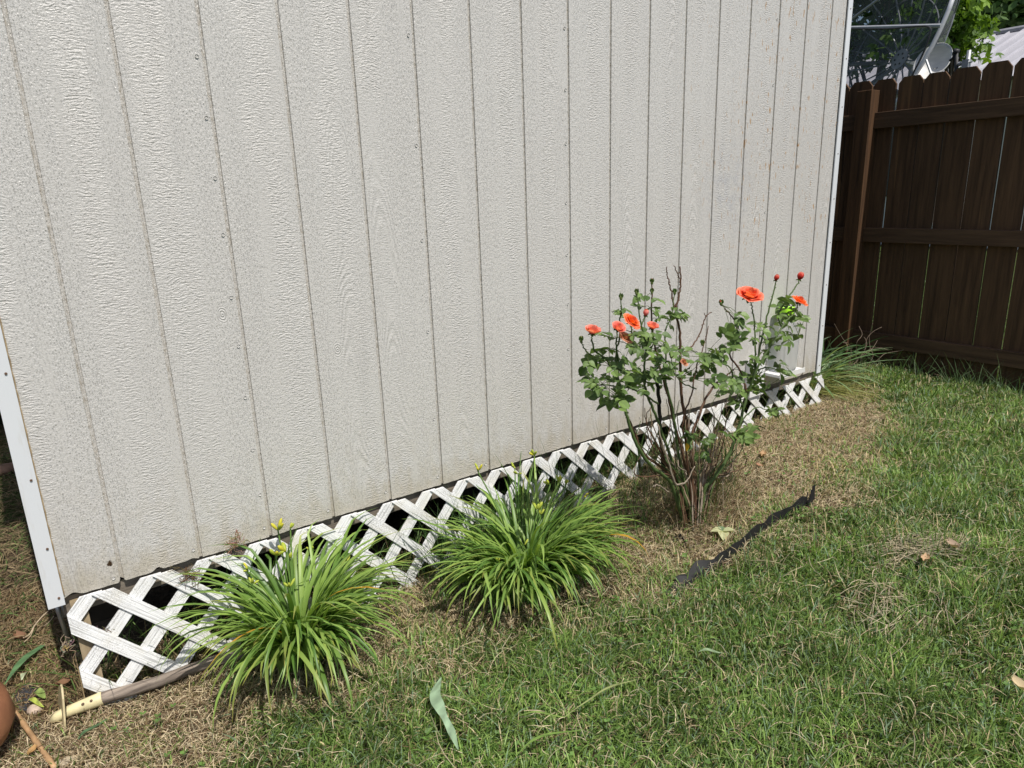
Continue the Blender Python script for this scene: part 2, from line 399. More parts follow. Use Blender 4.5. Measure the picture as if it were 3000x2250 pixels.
# ------------------------------------------------------------------ shed
XL, XR, TOP, DEPTH = -.165, 3.40, 2.38, 2.5
shed = empty('garden_shed', (XL, 0, -.345), 'pale grey painted wooden shed with grooved siding and white corner trims', 'shed')
chips = [(-.118, .022, .010), (-.001, .007, .016), (.088, .014, .013), (.125, .03, .004), (.17, .025, .006), (.30, .02, .003), (.46, .012, .004), (1.3, .01, .004), (2.2, .015, .005), (3.24, .006, .012), (3.30, .03, .003)]
def bottom_z(x):
    z = .0006*math.sin(x*41)+.0005*math.sin(x*173+1)
    for c, w, d in chips:
        t = abs(x-c)/w
        if t < 1: z += d*(1-t*t)*(.75+.25*math.sin(x*900))
    return z+.004*max(0, (.0-x))
prof = []
x = XL
groove = [(-.0052, 0), (-.0042, .0062), (.0042, .0062), (.0050, 0)]
gi = 0; pts = set()
x_cur = XL
while x_cur < XR: pts.add(round(x_cur, 4)); x_cur += .006
for i in range(0, 18):
    pts = {p for p in pts if not (i*SP-.007 < p < i*SP+.007)}
prof = [(p, 0.0) for p in pts if p <= XR]+[(i*SP+dx, dy) for i in range(0, 17) for dx, dy in groove]+[(XR, 0.0)]
prof = sorted(prof)
mb = MB(); n = len(prof); vs = []
for (px, py) in prof:
    bz = bottom_z(px)+(0.0 if py == 0 else .001)
    vs += [(px, .013, bz+.001), (px, py, bz), (px, py, TOP), (px, .013, TOP)]
fs = []
for i in range(n-1):
    for j in range(3):
        a = i*4+j; fs.append((a, a+4, a+5, a+1))
mb.add(vs, fs); mb.build('siding_panel', M['siding'], shed)
mb = MB()
for (a, b) in (((XL+.01, .02, 0.0), (XL+.02, DEPTH, TOP)), ((XR-.02, .02, 0.0), (XR-.01, DEPTH, TOP)), ((XL+.01, DEPTH, 0.0), (XR-.01, DEPTH+.012, TOP))): mb.box(a, b)
mb.build('wall', M['siding'], shed)
# trims: front faces proud of the siding, with a return round the corner
mb = MB(); mb.box((-.176, -.009, -.012), (-.1375, -.004, TOP)); mb.box((-.176, -.0035, -.010), (-.171, .05, TOP))
tl = mb.build('corner_trim', M['trim'], shed)
mb = MB(); mb.box((3.372, -.009, -.012), (3.409, -.004, TOP)); mb.box((3.405, -.0035, -.010), (3.410, .05, TOP))
tr_ = mb.build('corner_trim', M['trim'], shed)
for z in (.012, .155, .345, .62, 1.0):
    mb = MB(); mb.tube([(-.1485, -.0085, z), (-.1485, -.0112, z)], [.0034, .0028], 8); mb.build('screw', M['rust'], tl)
for z in np.arange(.03, 2.2, .22):
    mb = MB(); mb.tube([(3.392, -.0085, z), (3.392, -.0108, z)], [.0032, .0026], 8); mb.build('screw', M['rust'], tr_)
mb = MB()
zz = np.linspace(.012, TOP, 160)
mb.tube([(-.1360+.0008*math.sin(k*2.1)+random.uniform(-.0006, .0006), -.0012, z) for k, z in enumerate(zz)], .0022, 5)
mb.build('caulk_line', M['caulk'], shed)
mb = MB(); mb.tube([(3.3705, -.0008, z) for z in zz], .0016, 5); mb.build('caulk_line', M['darkmetal'], shed)
# nail heads
first_nail = None
def nail(x, z):
    global first_nail
    if first_nail is None:
        mb = MB(); mb.lathe([(.0001, -.0), (.0025, -.0003), (.0036, -.0010), (.0042, -.0002), (.0044, .0012)], (0, 0, 0), 12)
        me_o = mb.build('nail_head', M['nail'], None, True); me_o.data.transform(Matrix.Rotation(math.radians(90), 4, 'X')); first_nail = me_o
        o = me_o
    else:
        o = first_nail.copy(); col.objects.link(o)
    o.parent = shed; o.matrix_parent_inverse = Matrix.Translation(-shed.location)
    o.location = (x, -.0012, z)
for i, zs in ((2, np.arange(.14, 1.95, .152)), (8, np.arange(.2, 2.0, .19)), (5, np.arange(.25, 2.0, .30)), (14, np.arange(.3, 2.0, .28))):
    for z in zs: nail(i*SP-.017+random.uniform(-.002, .002), z+random.uniform(-.012, .012))
for i in range(1, 17): nail(i*SP-.017, .030+random.uniform(-.004, .006))
nail(-.020, .018)
# floor frame below the siding
mb = MB(); mb.box((XL+.02, .016, -.055), (XR-.02, .05, -.002)); mb.build('rim_board', M['grey_wood'], shed)
mb = MB(); mb.box((XL+.02, .055, -.05), (XR-.02, DEPTH-.01, -.004))
for x in (XL+.05, 1.1, 2.3, XR-.1): mb.box((x, .08, -.14), (x+.09, DEPTH-.04, -.052))
mb.build('floor', simple('shade_dark_underfloor', (.03, .025, .02), .9, .3), shed)  # near-black floor colour stands in for the shade under the shed
mb = MB(); mb.box((XL+.02, DEPTH-.06, -.4), (XR-.02, DEPTH-.045, -.145)); mb.box((XR-.03, .2, -.4), (XR-.02, DEPTH-.07, -.145)); mb.build('light_block_board', M['grey_wood'], shed)  # unseen boards added to block light from behind and keep the underside dark
cb = simple('concrete_block', (.3, .29, .27), .9, .2)
for x in (XL+.3, 1.15, 2.35, XR-.3):
    for y in (.5, 2.1 ): mb = MB(); mb.box((x, y, -.42), (x+.19, y+.33, -.143)); mb.build('footing', cb, shed)
mb = MB()   # gable roof
for sgn in (0, 1):
    x0, x1 = XL-.08, XR+.08; e = -.06 if sgn == 0 else DEPTH+.06; mid = DEPTH/2
    mb.add([(x0, e, TOP), (x1, e, TOP), (x1, mid, TOP+.7), (x0, mid, TOP+.7), (x0, e, TOP+.03), (x1, e, TOP+.03), (x1, mid, TOP+.73), (x0, mid, TOP+.73)],
           [(0,3,2,1),(4,5,6,7),(0,1,5,4),(1,2,6,5),(2,3,7,6),(3,0,4,7)])
mb.build('roof', simple('asphalt_shingles', (.1, .1, .1), .9, .3), shed)

# ------------------------------------------------------------------ lattice skirting
def clip(poly, f):
    out = []
    for i in range(len(poly)):
        a, b = poly[i], poly[(i+1) % len(poly)]; fa, fb = f(a), f(b)
        if fa >= 0: out.append(a)
        if (fa >= 0) != (fb >= 0):
            t = fa/(fa-fb); out.append((a[0]+t*(b[0]-a[0]), a[1]+t*(b[1]-a[1])))
    return out
def lattice(x0, x1, xpeak, ztop, zbot, label, tilt=0.0, chew=False, pitch=.1478, wd=.0365, lean=.2):
    root = empty('lattice_panel', (x0, -.01, zbot), label, 'lattice', 'white lattice panels under the shed')
    zc = .0105; n0 = int((x0-xpeak)/pitch)-5; n1 = int((x1-xpeak)/pitch)+6
    for s_, nm, ya, yb in ((1, 'front_slats', -.017, -.0105), (0, 'back_slats', -.010, -.0035)):
        mb = MB()
        for k in range(n0, n1):
            xc = xpeak+k*pitch+random.uniform(-.0015, .0015)
            dx = 1 if s_ else -1
            hw = (wd+random.uniform(-.001, .001))*.35355
            A, B = (xc-dx*.3, zc+.3), (xc+dx*.7, zc-.7)
            poly = [(A[0]-hw, A[1]-dx*hw), (A[0]+hw, A[1]+dx*hw), (B[0]+hw, B[1]+dx*hw), (B[0]-hw, B[1]-dx*hw)]
            for f in (lambda p: p[0]-x0-.001*math.sin(p[1]*90), lambda p: x1-p[0], lambda p: ztop+tilt*(p[0]-x0)-p[1], lambda p: p[1]-zbot):
                poly = clip(poly, f) if len(poly) > 2 else []
            if len(poly) > 2:
                mb.prism(poly, 'y', ya, yb, 0, (float(s_),)*3)
        mb.v = [(a_, b_-lean*max(0, ztop-c_), c_) for a_, b_, c_ in mb.v]
        o = mb.build(nm, M['lattice'], root, color=True)
        bv = o.modifiers.new('b', 'BEVEL'); bv.width = .0006; bv.segments = 1
    return root
lt = lattice(-.140, 1.965, -.0645, -.004, -.42, 'long white lattice panel beneath the near end of the shed wall, old paint flaking')
mb = MB(); mb.box((-.128, -.0030, -.46), (-.092, .014, -.015)); mb.v = [(a_, b_-.17*max(0, -.02-c_), c_) for a_, b_, c_ in mb.v]; mb.build('stake', M['stake'], lt)
lt2 = lattice(1.985, 3.42, 3.3325, -.011, -.30, 'short white lattice panel beneath the far end of the wall behind the rose bush', tilt=-.012)

# ------------------------------------------------------------------ lawn and straw
GP = []
def add_rib(store, args, fold=0.0):
    V, F, C = ribbons(*args, fold=fold); off = sum(len(s[0]) for s in store); store.append((V, F+off, C))
def finish(store, name, mat, kindtag=None, parent=None, smooth_=False):
    V = np.concatenate([s[0] for s in store]); F = np.concatenate([s[1] for s in store]); C = np.concatenate([s[2] for s in store])
    return np_mesh(name, V, F, C, mat, parent, smooth_)
def visible(x, y, marg=150):
    P = np.stack([x, y, np.full_like(x, -.25)], -1)-CAM; w = P@FV
    px = 1500+FPX*(P@RV)/w; py = 1125-FPX*(P@UV)/w
    return (w > 0) & (px > -marg) & (px < 3000+marg) & (py > -marg) & (py < 2250+marg)
def patch(x, y, f=1.0, ph=0.0):
    return .5+.5*np.sin(x*5.1*f+ph+2*np.sin(y*3.7*f))*np.sin(y*6.3*f+ph*2+1.7*np.sin(x*4.3*f))
def lawn():
    st = []
    N = 760000
    x = RNG.uniform(-1.0, 5.0, N); y = RNG.uniform(-2.0, .55, N)
    d = dryness(x, y); d = np.clip(d+.35*(patch(x, y, 2.3)-.6), 0, 1)
    dens = (1-.74*d)
    dens = np.where((x < -.05) & (y > -.15), np.minimum(dens, .2), dens)
    dist = np.hypot(x-CAM[0], y-CAM[1])
    keep = (RNG.uniform(0, 1, N) < dens*np.clip(3.0/dist, .5, 1)) & visible(x, y) & ~((y > .06) & (x < 3.4) & (x > -.1)) & (x < 4.2)
    # tufts: pull toward clump centres
    x, y, d = x[keep], y[keep], d[keep]; n = len(x)
    cl = np.round(np.stack([x, y], -1)/.028)*.028+.010*np.sin(np.stack([y*311, x*277], -1))
    x = x+(cl[:, 0]-x)*.45; y = y+(cl[:, 1]-y)*.45
    hgt = patch(x, y, 1.3, 1.0)
    L = RNG.gamma(7, .0056, n)*(.72+.55*hgt)*(1-.35*d); L = np.clip(L, .014, .095)
    w = RNG.uniform(.0020, .0050, n)*np.clip(np.hypot(x-CAM[0], y-CAM[1])/2.4, .85, 1.4)
    az = RNG.uniform(0, 2*np.pi, n)*.6+ (4.0+3.0*patch(x, y, .9, 3.))*.4*1.6; lean = np.abs(RNG.normal(.5, .42, n)); curl = RNG.uniform(.0, 1.9, n)
    az = np.where(RNG.uniform(0,1,n)<.55, RNG.uniform(0, 6.283, n), az)
    t = RNG.uniform(0, 1, n)[:, None]; q = patch(x, y, 1.9, 5.)[:, None]
    c = np.array([.066, .138, .028])*(1-t)+np.array([.27, .39, .095])*t
    c = c*(.62+.58*q)
    yel = (RNG.uniform(0, 1, n) < .07+.42*d)[:, None]; c = np.where(yel, np.array([.50, .41, .23])*(.5+.8*t), c)
    blu = (RNG.uniform(0, 1, n) < .12)[:, None]; c = np.where(blu & ~yel, np.array([.20, .29, .17])*(.7+.6*t), c)
    add_rib(st, blades(x, y, ground_z(x, y)-.004, L, w, az, lean, curl, c))
    # outlying lawn, coarser
    N = 60000
    x = RNG.uniform(-3.5, 9, N); y = RNG.uniform(-4.5, 6, N)
    keep = ~((x > -.3) & (x < 3.6) & (y > -.05) & (y < 2.6)) & ~(visible(x, y) & (x > -.9) & (x < 4.2) & (y < .5)) 
    x, y = x[keep], y[keep]; n = len(x); t = RNG.uniform(0, 1, n)[:, None]
    c = np.array([.07, .13, .035])*(1-t)+np.array([.17, .24, .08])*t
    dk = ((x < 0) & (y > 0))[:, None]; c = np.where(dk, np.array([.10, .085, .04])*(.5+t), c)
    add_rib(st, blades(x, y, ground_z(x, y)-.004, RNG.uniform(.03, .075, n), RNG.uniform(.004, .008, n), RNG.uniform(0, 6.28, n), np.abs(RNG.normal(.35, .3, n)), RNG.uniform(.1, 1.4, n), c))
    tag(finish(st, 'lawn_grass', M['grass']), 'green mown lawn grass with yellowed blades', 'grass', kind='stuff')
lawn()
def lying(x, y, z, L, w, az, bend, colr, K=5, rise=None):
    n = len(x); t = np.linspace(-.5, .5, K)[None, :]
    a = az[:, None]+bend[:, None]*t
    dx = np.cos(a)*(L/(K-1))[:, None]; dy = np.sin(a)*(L/(K-1))[:, None]
    X = x[:, None]+np.cumsum(dx, 1)-dx.sum(1)[:, None]/2; Y = y[:, None]+np.cumsum(dy, 1)-dy.sum(1)[:, None]/2
    tilt = RNG.normal(0, .16, n)[:, None]*L[:, None]*t*2*.5
    arch = np.abs(RNG.normal(0, .006, n))[:, None]*(1-4*t*t)
    Z = ground_z(X, Y)+z[:, None]+np.maximum(tilt+arch, -.004-z[:, None])
    P = np.stack([X, Y, Z], -1)
    Wd = w[:, None]*np.interp(np.linspace(0, 1, K), [0, .2, .8, 1], [.6, 1, .9, .2])[None, :]
    side = np.stack([-np.sin(az), np.cos(az), RNG.normal(0, .4, n)], -1); side /= np.linalg.norm(side, axis=1, keepdims=True)
    return P, Wd, side, colr
def straw():
    st = []
    N = 520000
    x = RNG.uniform(-1.1, 4.2, N); y = RNG.uniform(-1.9, .8, N); d = dryness(x, y)
    p = (.07+.93*d**1.3)*(.55+.45*patch(x, y, 3.1, 2.))
    under = (y > .02) & (x > -.13) & (x < 3.4); p = np.where(under, np.where(y < .3, .25, 0), p)
    p = np.where((x < -.15) & (y > 0), .75, p)
    keep = (RNG.uniform(0, 1, N) < p) & visible(x, y)
    x, y, d = x[keep], y[keep], d[keep]; n = len(x)
    L = RNG.gamma(2.4, .009, n)+.008; w = RNG.uniform(.0007, .0019, n)
    t = RNG.uniform(0, 1, n)[:, None]
    c = np.array([.29, .215, .125])*(1-t)+np.array([.66, .55, .37])*t
    dark = (RNG.uniform(0, 1, n) < .35)[:, None]; c = np.where(dark, np.array([.14, .088, .048])*(.5+.9*t), c)
    left = ((x < -.15) & (y > -.02))[:, None]; c = np.where(left, c*np.array([.62, .55, .46]), c)
    z = RNG.uniform(0, .012, n)+.003+.022*(1-d)*RNG.uniform(.2, 1, n)
    add_rib(st, lying(x, y, z, L, w, RNG.uniform(0, 6.28, n), RNG.normal(0, .55, n), c))
    N = 30000; x = RNG.uniform(-1.6, -.16, N); y = RNG.uniform(.3, 4.2, N); k = visible(x, y); x, y = x[k], y[k]; n = len(x); t = RNG.uniform(0, 1, n)[:, None]
    c = np.array([.10, .07, .04])*(1-t)+np.array([.30, .23, .13])*t; g_ = (RNG.uniform(0, 1, n) < .3)[:, None]; c = np.where(g_, np.array([.08, .12, .035])*(.6+.8*t), c)
    add_rib(st, lying(x, y, RNG.uniform(0, .02, n), RNG.gamma(2.6, .018, n)+.02, RNG.uniform(.002, .004, n), RNG.uniform(0, 6.28, n), RNG.normal(0, .8, n), c))
    # longer pale clippings across the lawn
    N = 1100; x = RNG.uniform(-.6, 4.0, N); y = RNG.uniform(-1.8, -.3, N); t = RNG.uniform(0, 1, N)[:, None]
    add_rib(st, lying(x, y, RNG.uniform(.022, .045, N), RNG.gamma(2.2, .022, N)+.025, RNG.uniform(.0010, .0022, N), RNG.uniform(0, 6.28, N), RNG.normal(0, .45, N), np.array([.50, .44, .29])*(.40+.7*t)))
    tag(finish(st, 'dry_straw', M['straw']), 'dry brown grass clippings spread along the shed and across the lawn', 'straw', kind='stuff')
straw()
def hay_pile(cx, cy, sx, sy, n, hgt, label, rot=0):
    st = []; u = RNG.normal(0, 1, n); v = RNG.normal(0, 1, n)
    x = cx+sx*u*math.cos(rot)-sy*v*math.sin(rot); y = cy+sx*u*math.sin(rot)+sy*v*math.cos(rot); t = RNG.uniform(0, 1, n)[:, None]
    z = .02+hgt*np.exp(-.5*(u*u+v*v))*RNG.uniform(.2, 1, n)
    add_rib(st, lying(x, y, z, RNG.uniform(.04, .14, n), RNG.uniform(.0012, .0024, n), rot+RNG.normal(0, .7, n), RNG.normal(0, .6, n), np.array([.46, .39, .27])*(.45+.8*t)))
    tag(finish(st, 'hay_pile', M['straw']), label, 'hay', kind='stuff')
P = atg(2700, 1600, .02); hay_pile(P[0], P[1], .10, .05, 420, .014, 'larger grey tan pile of dry clippings on the lawn near the right edge', -.6)
P = atg(2600, 1760, .02); hay_pile(P[0], P[1], .09, .06, 90, .01, 'thin scatter of dry clippings on the lawn below the larger pile', .3)
def clover():
    st = []; N = 2600
    cx = RNG.uniform(-.4, 3.9, N); cy = RNG.uniform(-1.8, -.2, N)
    k = (patch(cx, cy, 2.1, 7.) > .62) & visible(cx, cy); cx, cy = cx[k], cy[k]; n = len(cx)
    for j in range(3):
        az = RNG.uniform(0, .4, n)+j*2.094; L = RNG.uniform(.006, .010, n)
        t = np.linspace(0, 1, 4)[None, :]
        X = cx[:, None]+np.cos(az)[:, None]*L[:, None]*t; Y = cy[:, None]+np.sin(az)[:, None]*L[:, None]*t
        Z = (ground_z(cx, cy)+.030)[:, None]+.003*t+np.zeros_like(X)
        Wd = L[:, None]*np.array([.1, .8, 1., .35])[None, :]
        side = np.stack([-np.sin(az), np.cos(az), RNG.normal(0, .2, n)], -1)
        c = np.array([.11, .20, .045])[None]*RNG.uniform(.7, 1.4, (n, 1))
        add_rib(st, (np.stack([X, Y, Z], -1), Wd, side, c))
    tag(finish(st, 'clover', M['grass']), 'small green clover and weeds growing through the lawn', 'clover', kind='stuff')
clover()
def tall_weeds():
    st = []
    def tuft(cx, cy, sx, sy, n, l0, l1, w, c0, c1, lean=.35, z=None):
        x = RNG.normal(cx, sx, n); y = RNG.normal(cy, sy, n)
        t = RNG.uniform(0, 1, n)[:, None]; c = np.array(c0)*(1-t)+np.array(c1)*t
        add_rib(st, blades(x, y, ground_z(x, y), RNG.uniform(l0, l1, n), np.full(n, w)*RNG.uniform(.6, 1.2, n), RNG.uniform(0, 6.28, n), np.abs(RNG.normal(lean, .25, n)), RNG.uniform(.2, 1.3, n), c, K=6))
    g0, g1 = (.04, .085, .02), (.09, .16, .04); b0, b1 = (.13, .085, .045), (.30, .22, .12)
    for k in range(26):      # grass growing up through the lattice, coloured lighter to imitate sun on it
        x = -.05+k*.135+random.uniform(-.04, .04)
        tuft(x, .03, .04, .03, 46, .06, .26, .0032, (.06, .12, .03), (.16, .26, .07))
        tuft(x, .02, .05, .03, 24, .05, .2, .0022, b0, (.42, .33, .19), .6)
    tuft(.55, -.02, .06, .02, 40, .12, .28, .0028, g0, g1, .2)
    tuft(.33, -.01, .07, .02, 50, .15, .33, .0028, g0, g1, .2)
    tuft(.18, -.04, .07, .03, 60, .06, .2, .0026, g0, b1)
    tuft(.85, -.05, .05, .03, 60, .06, .17, .0028, g0, g1)
    tuft(.335, -.075, .025, .01, 16, .26, .40, .008, (.06, .13, .025), (.15, .26, .05), .15)
    tuft(1.30, -.10, .05, .02, 20, .25, .40, .006, (.06, .13, .025), (.15, .26, .05), .15)
    tuft(1.08, -.16, .13, .07, 520, .12, .36, .0032, (.03, .07, .02), (.07, .14, .035), .3)
    tuft(1.5, -.05, .06, .03, 90, .15, .40, .003, g0, g1, .15)
    tuft(1.75, -.25, .16, .12, 160, .15, .5, .0022, g0, g1, .25)
    tuft(1.9, -.42, .11, .08, 620, .06, .26, .0022, (.10, .07, .04), (.32, .24, .14), .7)
    tuft(1.95, -.40, .10, .08, 160, .10, .3, .0030, g0, (.12, .14, .04), .4)
    tuft(-.13, -.01, .02, .03, 30, .08, .22, .0025, b0, b1, .5)
    tuft(.63, -.10, .08, .06, 60, .05, .12, .003, g0, g1)
    for cx, cy, sx, sy in ((3.65, .25, .12, .12), (3.95, .15, .12, .15), (4.12, -.2, .05, .25), (4.12, -.7, .05, .25)):
        tuft(cx, cy, sx, sy, 130, .08, .24, .0035, (.035, .07, .02), (.08, .13, .05), .5)
    tag(finish(st, 'tall_weeds', M['grass']), 'thin wild grass stems growing up beside the lattice and shrubs', 'weeds', kind='stuff')
tall_weeds()

# ------------------------------------------------------------------ daylilies
def daylily(cx, cy, n, spread, Lr, wr, label, scapes, bias, wild=0):
    gz_ = float(ground_z(cx, cy)); root = empty('daylily', (cx, cy, gz_), label, 'daylily', 'daylily clumps beside the wall')
    az = RNG.uniform(0, 2*np.pi, n); az += bias[1]*np.sin(bias[0]-az)
    rr = RNG.uniform(0, 1, n)**.6*spread
    x = cx+rr*np.cos(az+RNG.normal(0, .5, n))*1.2; y = cy+rr*np.sin(az+RNG.normal(0, .5, n))*.7
    y = np.minimum(y, -.045)
    L = RNG.uniform(*Lr, n); lean = np.abs(RNG.normal(.16, .13, n)); curl = RNG.uniform(1.2, 3.1, n); K = 12
    w = RNG.uniform(*wr, n)
    t = np.linspace(0, 1, K)[None, :]
    ang = lean[:, None]+curl[:, None]*t**1.35
    ang = np.minimum(ang, 2.85)
    ds = (L/(K-1))[:, None]
    H = np.concatenate([np.zeros((n, 1)), np.cumsum((np.sin(ang)*ds)[:, :-1], 1)], 1); Z = np.concatenate([np.zeros((n, 1)), np.cumsum((np.cos(ang)*ds)[:, :-1], 1)], 1)
    az2 = az[:, None]+RNG.normal(0, .25, n)[:, None]*t
    X = x[:, None]+H*np.cos(az2); Y = y[:, None]+H*np.sin(az2)
    # leaves that would go through the siding slide along it
    over = np.maximum(Y+.03, 0); Y = Y-over; X = X+over*np.sign(np.cos(az))[:, None]*.6
    Zw = ground_z(X, Y)+.012; Zt = gz_+Z; Zt = np.maximum(Zt, Zw+RNG.uniform(0, .03, n)[:, None]*t)
    P = np.stack([X, Y, Zt], -1)
    Wd = w[:, None]*np.interp(np.linspace(0, 1, K), [0, .15, .5, .8, 1], [.7, .95, 1, .72, .05])[None, :]
    tw = az+np.pi/2
    side = np.stack([np.cos(tw), np.sin(tw), RNG.normal(0, .12, n)], -1); side /= np.linalg.norm(side, axis=1, keepdims=True)
    q = RNG.uniform(0, 1, n)[:, None, None]
    c = np.array([.085, .18, .030])*(1-q)+np.array([.29, .42, .095])*q
    c = c*np.ones((1, K, 1)); tipf = (t[..., None]**6)*(RNG.uniform(0, 1, n) < .3)[:, None, None]*.7
    c = c*(1-tipf)+np.array([.35, .26, .06])*tipf
    ye = RNG.uniform(0, 1, n) < .003; c[ye] = np.array([.48, .27, .03])
    V, F, C = ribbons(P, Wd, side, c, fold=.16)
    np_mesh('leaves', V, F, C, M['lily'], root, True)
    for (px, py, Y_, nb, s_) in scapes:
        tip = at(px, py, Y_); mb = MB()
        bx, by = cx+(tip[0]-cx)*.2, min(-.05, cy+(tip[1]-cy)*.2)
        mid = np.array([(bx+tip[0])/2+(bx-tip[0])*.12, (by+tip[1])/2, (gz_+tip[2])/2+.04])
        pl = cat_rom([(bx, by, gz_), mid, tip-np.array([0, 0, .01]), tip], 5)
        mb.tube(pl, list(np.linspace(.0032, .0018, len(pl))), 6, 0, (.09, .17, .03)); sc_o = mb.build('flower_stalk', M['bark'], root, True, color=True)
        mb = MB()
        for k in range(nb):
            a = random.uniform(0, 6.28); e = random.uniform(.3, 1.3); L_ = random.uniform(.010, .022)*s_
            d = np.array([math.cos(a)*math.cos(e), math.sin(a)*math.cos(e), math.sin(e)])
            b0 = tip+d*.004; b1 = tip+d*(.008+L_)
            rr_ = .0034*s_; cc = random.choice([(.30, .36, .04), (.36, .40, .05), (.48, .44, .04)])
            mb.tube([b0+(b1-b0)*t_ for t_ in (0, .15, .4, .7, .9, 1)], [rr_*.35, rr_*.7, rr_, rr_*1.05, rr_*.6, rr_*.1], 7, 0, cc)
        mb.build('flower_buds', M['bark'], sc_o, True, color=True)
    return root
daylily(.395, -.215, 330, .075, (.26, .50), (.008, .0142), 'smaller bright green daylily clump with yellow buds beside the wooden handle',
        [(815, 1555, -.07, 4, 1.5), (850, 1550, -.06, 2, 1.2), (838, 1618, -.12, 2, 1.9), (808, 1628, -.12, 3, 1.5), (850, 1640, -.12, 2, 1.1), (728, 1670, -.1, 3, 1.0),
         (740, 1712, -.14, 3, 1.0), (1015, 1652, -.1, 4, 1.0), (955, 1700, -.12, 4, 1.0), (915, 1612, -.07, 2, 1.0), (848, 1722, -.2, 3, 1.1), (965, 1825, -.3, 2, .9)], (-1.35, .45))
daylily(1.14, -.335, 600, .14, (.21, .43), (.0075, .0135), 'larger spreading daylily clump in the middle of the wall, mixed with thin grass',
        [(1403, 1380, -.12, 3, 1.2), (1565, 1335, -.10, 4, 1.3), (1508, 1370, -.10, 3, 1.1), (1518, 1390, -.12, 3, 1.0), (1610, 1420, -.25, 2, 1.3), (1640, 1418, -.25, 4, 1.5), (1655, 1420, -.24, 2, 1.2),
         (1575, 1495, -.3, 3, 1.5), (1583, 1510, -.3, 2, 1.1), (1710, 1455, -.3, 2, 1.1), (1535, 1600, -.36, 2, .9), (1460, 1640, -.36, 2, .9)], (-.9, .4))

# ------------------------------------------------------------------ rose bush
def zr(zx, zy): return 1600+zx*.51236, 750+zy*.51236
def rp(zx, zy, Y): return at(*zr(zx, zy), Y)
rb = rp(860, 1440, -.46); rb[2] = float(ground_z(rb[0], rb[1]))
rose = empty('rose_bush', tuple(rb), 'tall rose bush with coral flowers and bare thorny canes in front of the far lattice', 'rose bush')
CANEPTS = []
GREEN, BROWN, BLACK, GREY = (.075, .115, .035), (.10, .052, .030), (.012, .010, .009), (.26, .21, .16)
def cane(pts, r0, r1, colr, thorn=.5, leafy_=True, name='cane', zero=False):
    """pts: (zoom x, zoom y, depth Y)"""
    W_ = [rp(*p) for p in pts]
    if W_[0][2] < -.12 and pts[0][1] > 1250: W_[0][2] = float(ground_z(W_[0][0], W_[0][1]))-.01
    pl = cat_rom(W_, 6); mb = MB(); k = len(pl); rad = np.linspace(r0, r1, k)
    pl = [p+RNG.normal(0, .0012, 3) for p in pl]
    mb.tube(pl, list(rad), 7, 0, colr)
    for i in range(1, k-1):
        if random.random() < thorn:
            p = pl[i]; a = random.uniform(0, 6.28); d = np.array([math.cos(a), math.sin(a)*.6, -.1]); t = np.array(pl[i+1])-np.array(pl[i]); t /= np.linalg.norm(t)+1e-9
            s_ = random.uniform(.004, .008); b0 = p+d*rad[i]*.8
            mb.add([b0+t*.0025, b0-t*.0025, b0+np.cross(t, d)*.0012, b0-np.cross(t, d)*.0012, b0+d*s_], [(0, 2, 4), (2, 1, 4), (1, 3, 4), (3, 0, 4)], 0, tuple(min(1, c*1.5) for c in colr))
    mb.build(name, M['bark'], rose, True, color=True)
    if leafy_: CANEPTS.extend([np.array(p) for p in pl[k//4:]])
    return pl
B = -.47
cane([(800, 1420, B), (720, 1310, B), (600, 1200, -.49), (520, 1080, -.5), (470, 950, -.5), (430, 800, -.5), (395, 660, -.5), (330, 580, -.5)], .0075, .0035, GREEN)
cane([(815, 1425, B), (740, 1290, -.46), (560, 1130, -.46), (500, 1000, -.46), (440, 870, -.46), (405, 800, -.46)], .0055, .003, BROWN, .8)
cane([(680, 1250, -.42), (665, 1150, -.42), (650, 950, -.42), (645, 830, -.42), (637, 715, -.42)], .0075, .0065, BLACK, .2, False, 'dead_cane')
tall = cane([(840, 1420, B), (835, 1250, B), (825, 1100, B), (800, 950, B), (772, 780, -.46), (768, 600, -.46), (765, 440, -.46), (742, 320, -.46), (755, 240, -.46), (770, 160, -.46), (765, 60, -.46)], .0075, .0022, BROWN, .8, False, 'bare_cane')
cane([(770, 150, -.46), (752, 100, -.46), (730, 55, -.46)], .002, .0014, BROWN, .5, False, 'bare_cane')
cane([(742, 310, -.46), (722, 240, -.45), (708, 170, -.45), (692, 110, -.45), (688, 62, -.45)], .003, .0014, BROWN, .6, False, 'bare_cane')
cane([(775, 562, -.46), (820, 530, -.45), (865, 470, -.44), (895, 400, -.44), (915, 345, -.44), (948, 320, -.44)], .0032, .0014, BROWN, .8, False, 'bare_cane')
cane([(912, 350, -.44), (905, 325, -.44)], .0015, .001, BROWN, 0, False, 'bare_cane')
cane([(860, 1430, B), (760, 1300, B), (680, 1060, B), (620, 900, B), (575, 780, B), (560, 650, -.48), (570, 500, -.48), (545, 400, -.48), (517, 215, -.48)], .0065, .0018, GREEN)
cane([(790, 1300, -.5), (740, 1300, -.52), (700, 1180, -.52), (660, 1060, -.51), (640, 960, -.5)], .004, .0025, GREY, .3, False, 'dead_cane')
cane([(740, 1310, -.52), (800, 1290, -.53), (850, 1200, -.53)], .003, .0018, GREY, .2, False, 'dead_cane')
cane([(700, 1350, -.55), (640, 1310, -.56), (610, 1320, -.56)], .0025, .0014, GREY, .2, False, 'dead_cane')
cane([(870, 1430, B), (780, 1130, -.45), (730, 950, -.44), (690, 780, -.44), (640, 600, -.44), (605, 400, -.44), (605, 220, -.44), (605, 160, -.44)], .006, .0018, BROWN)
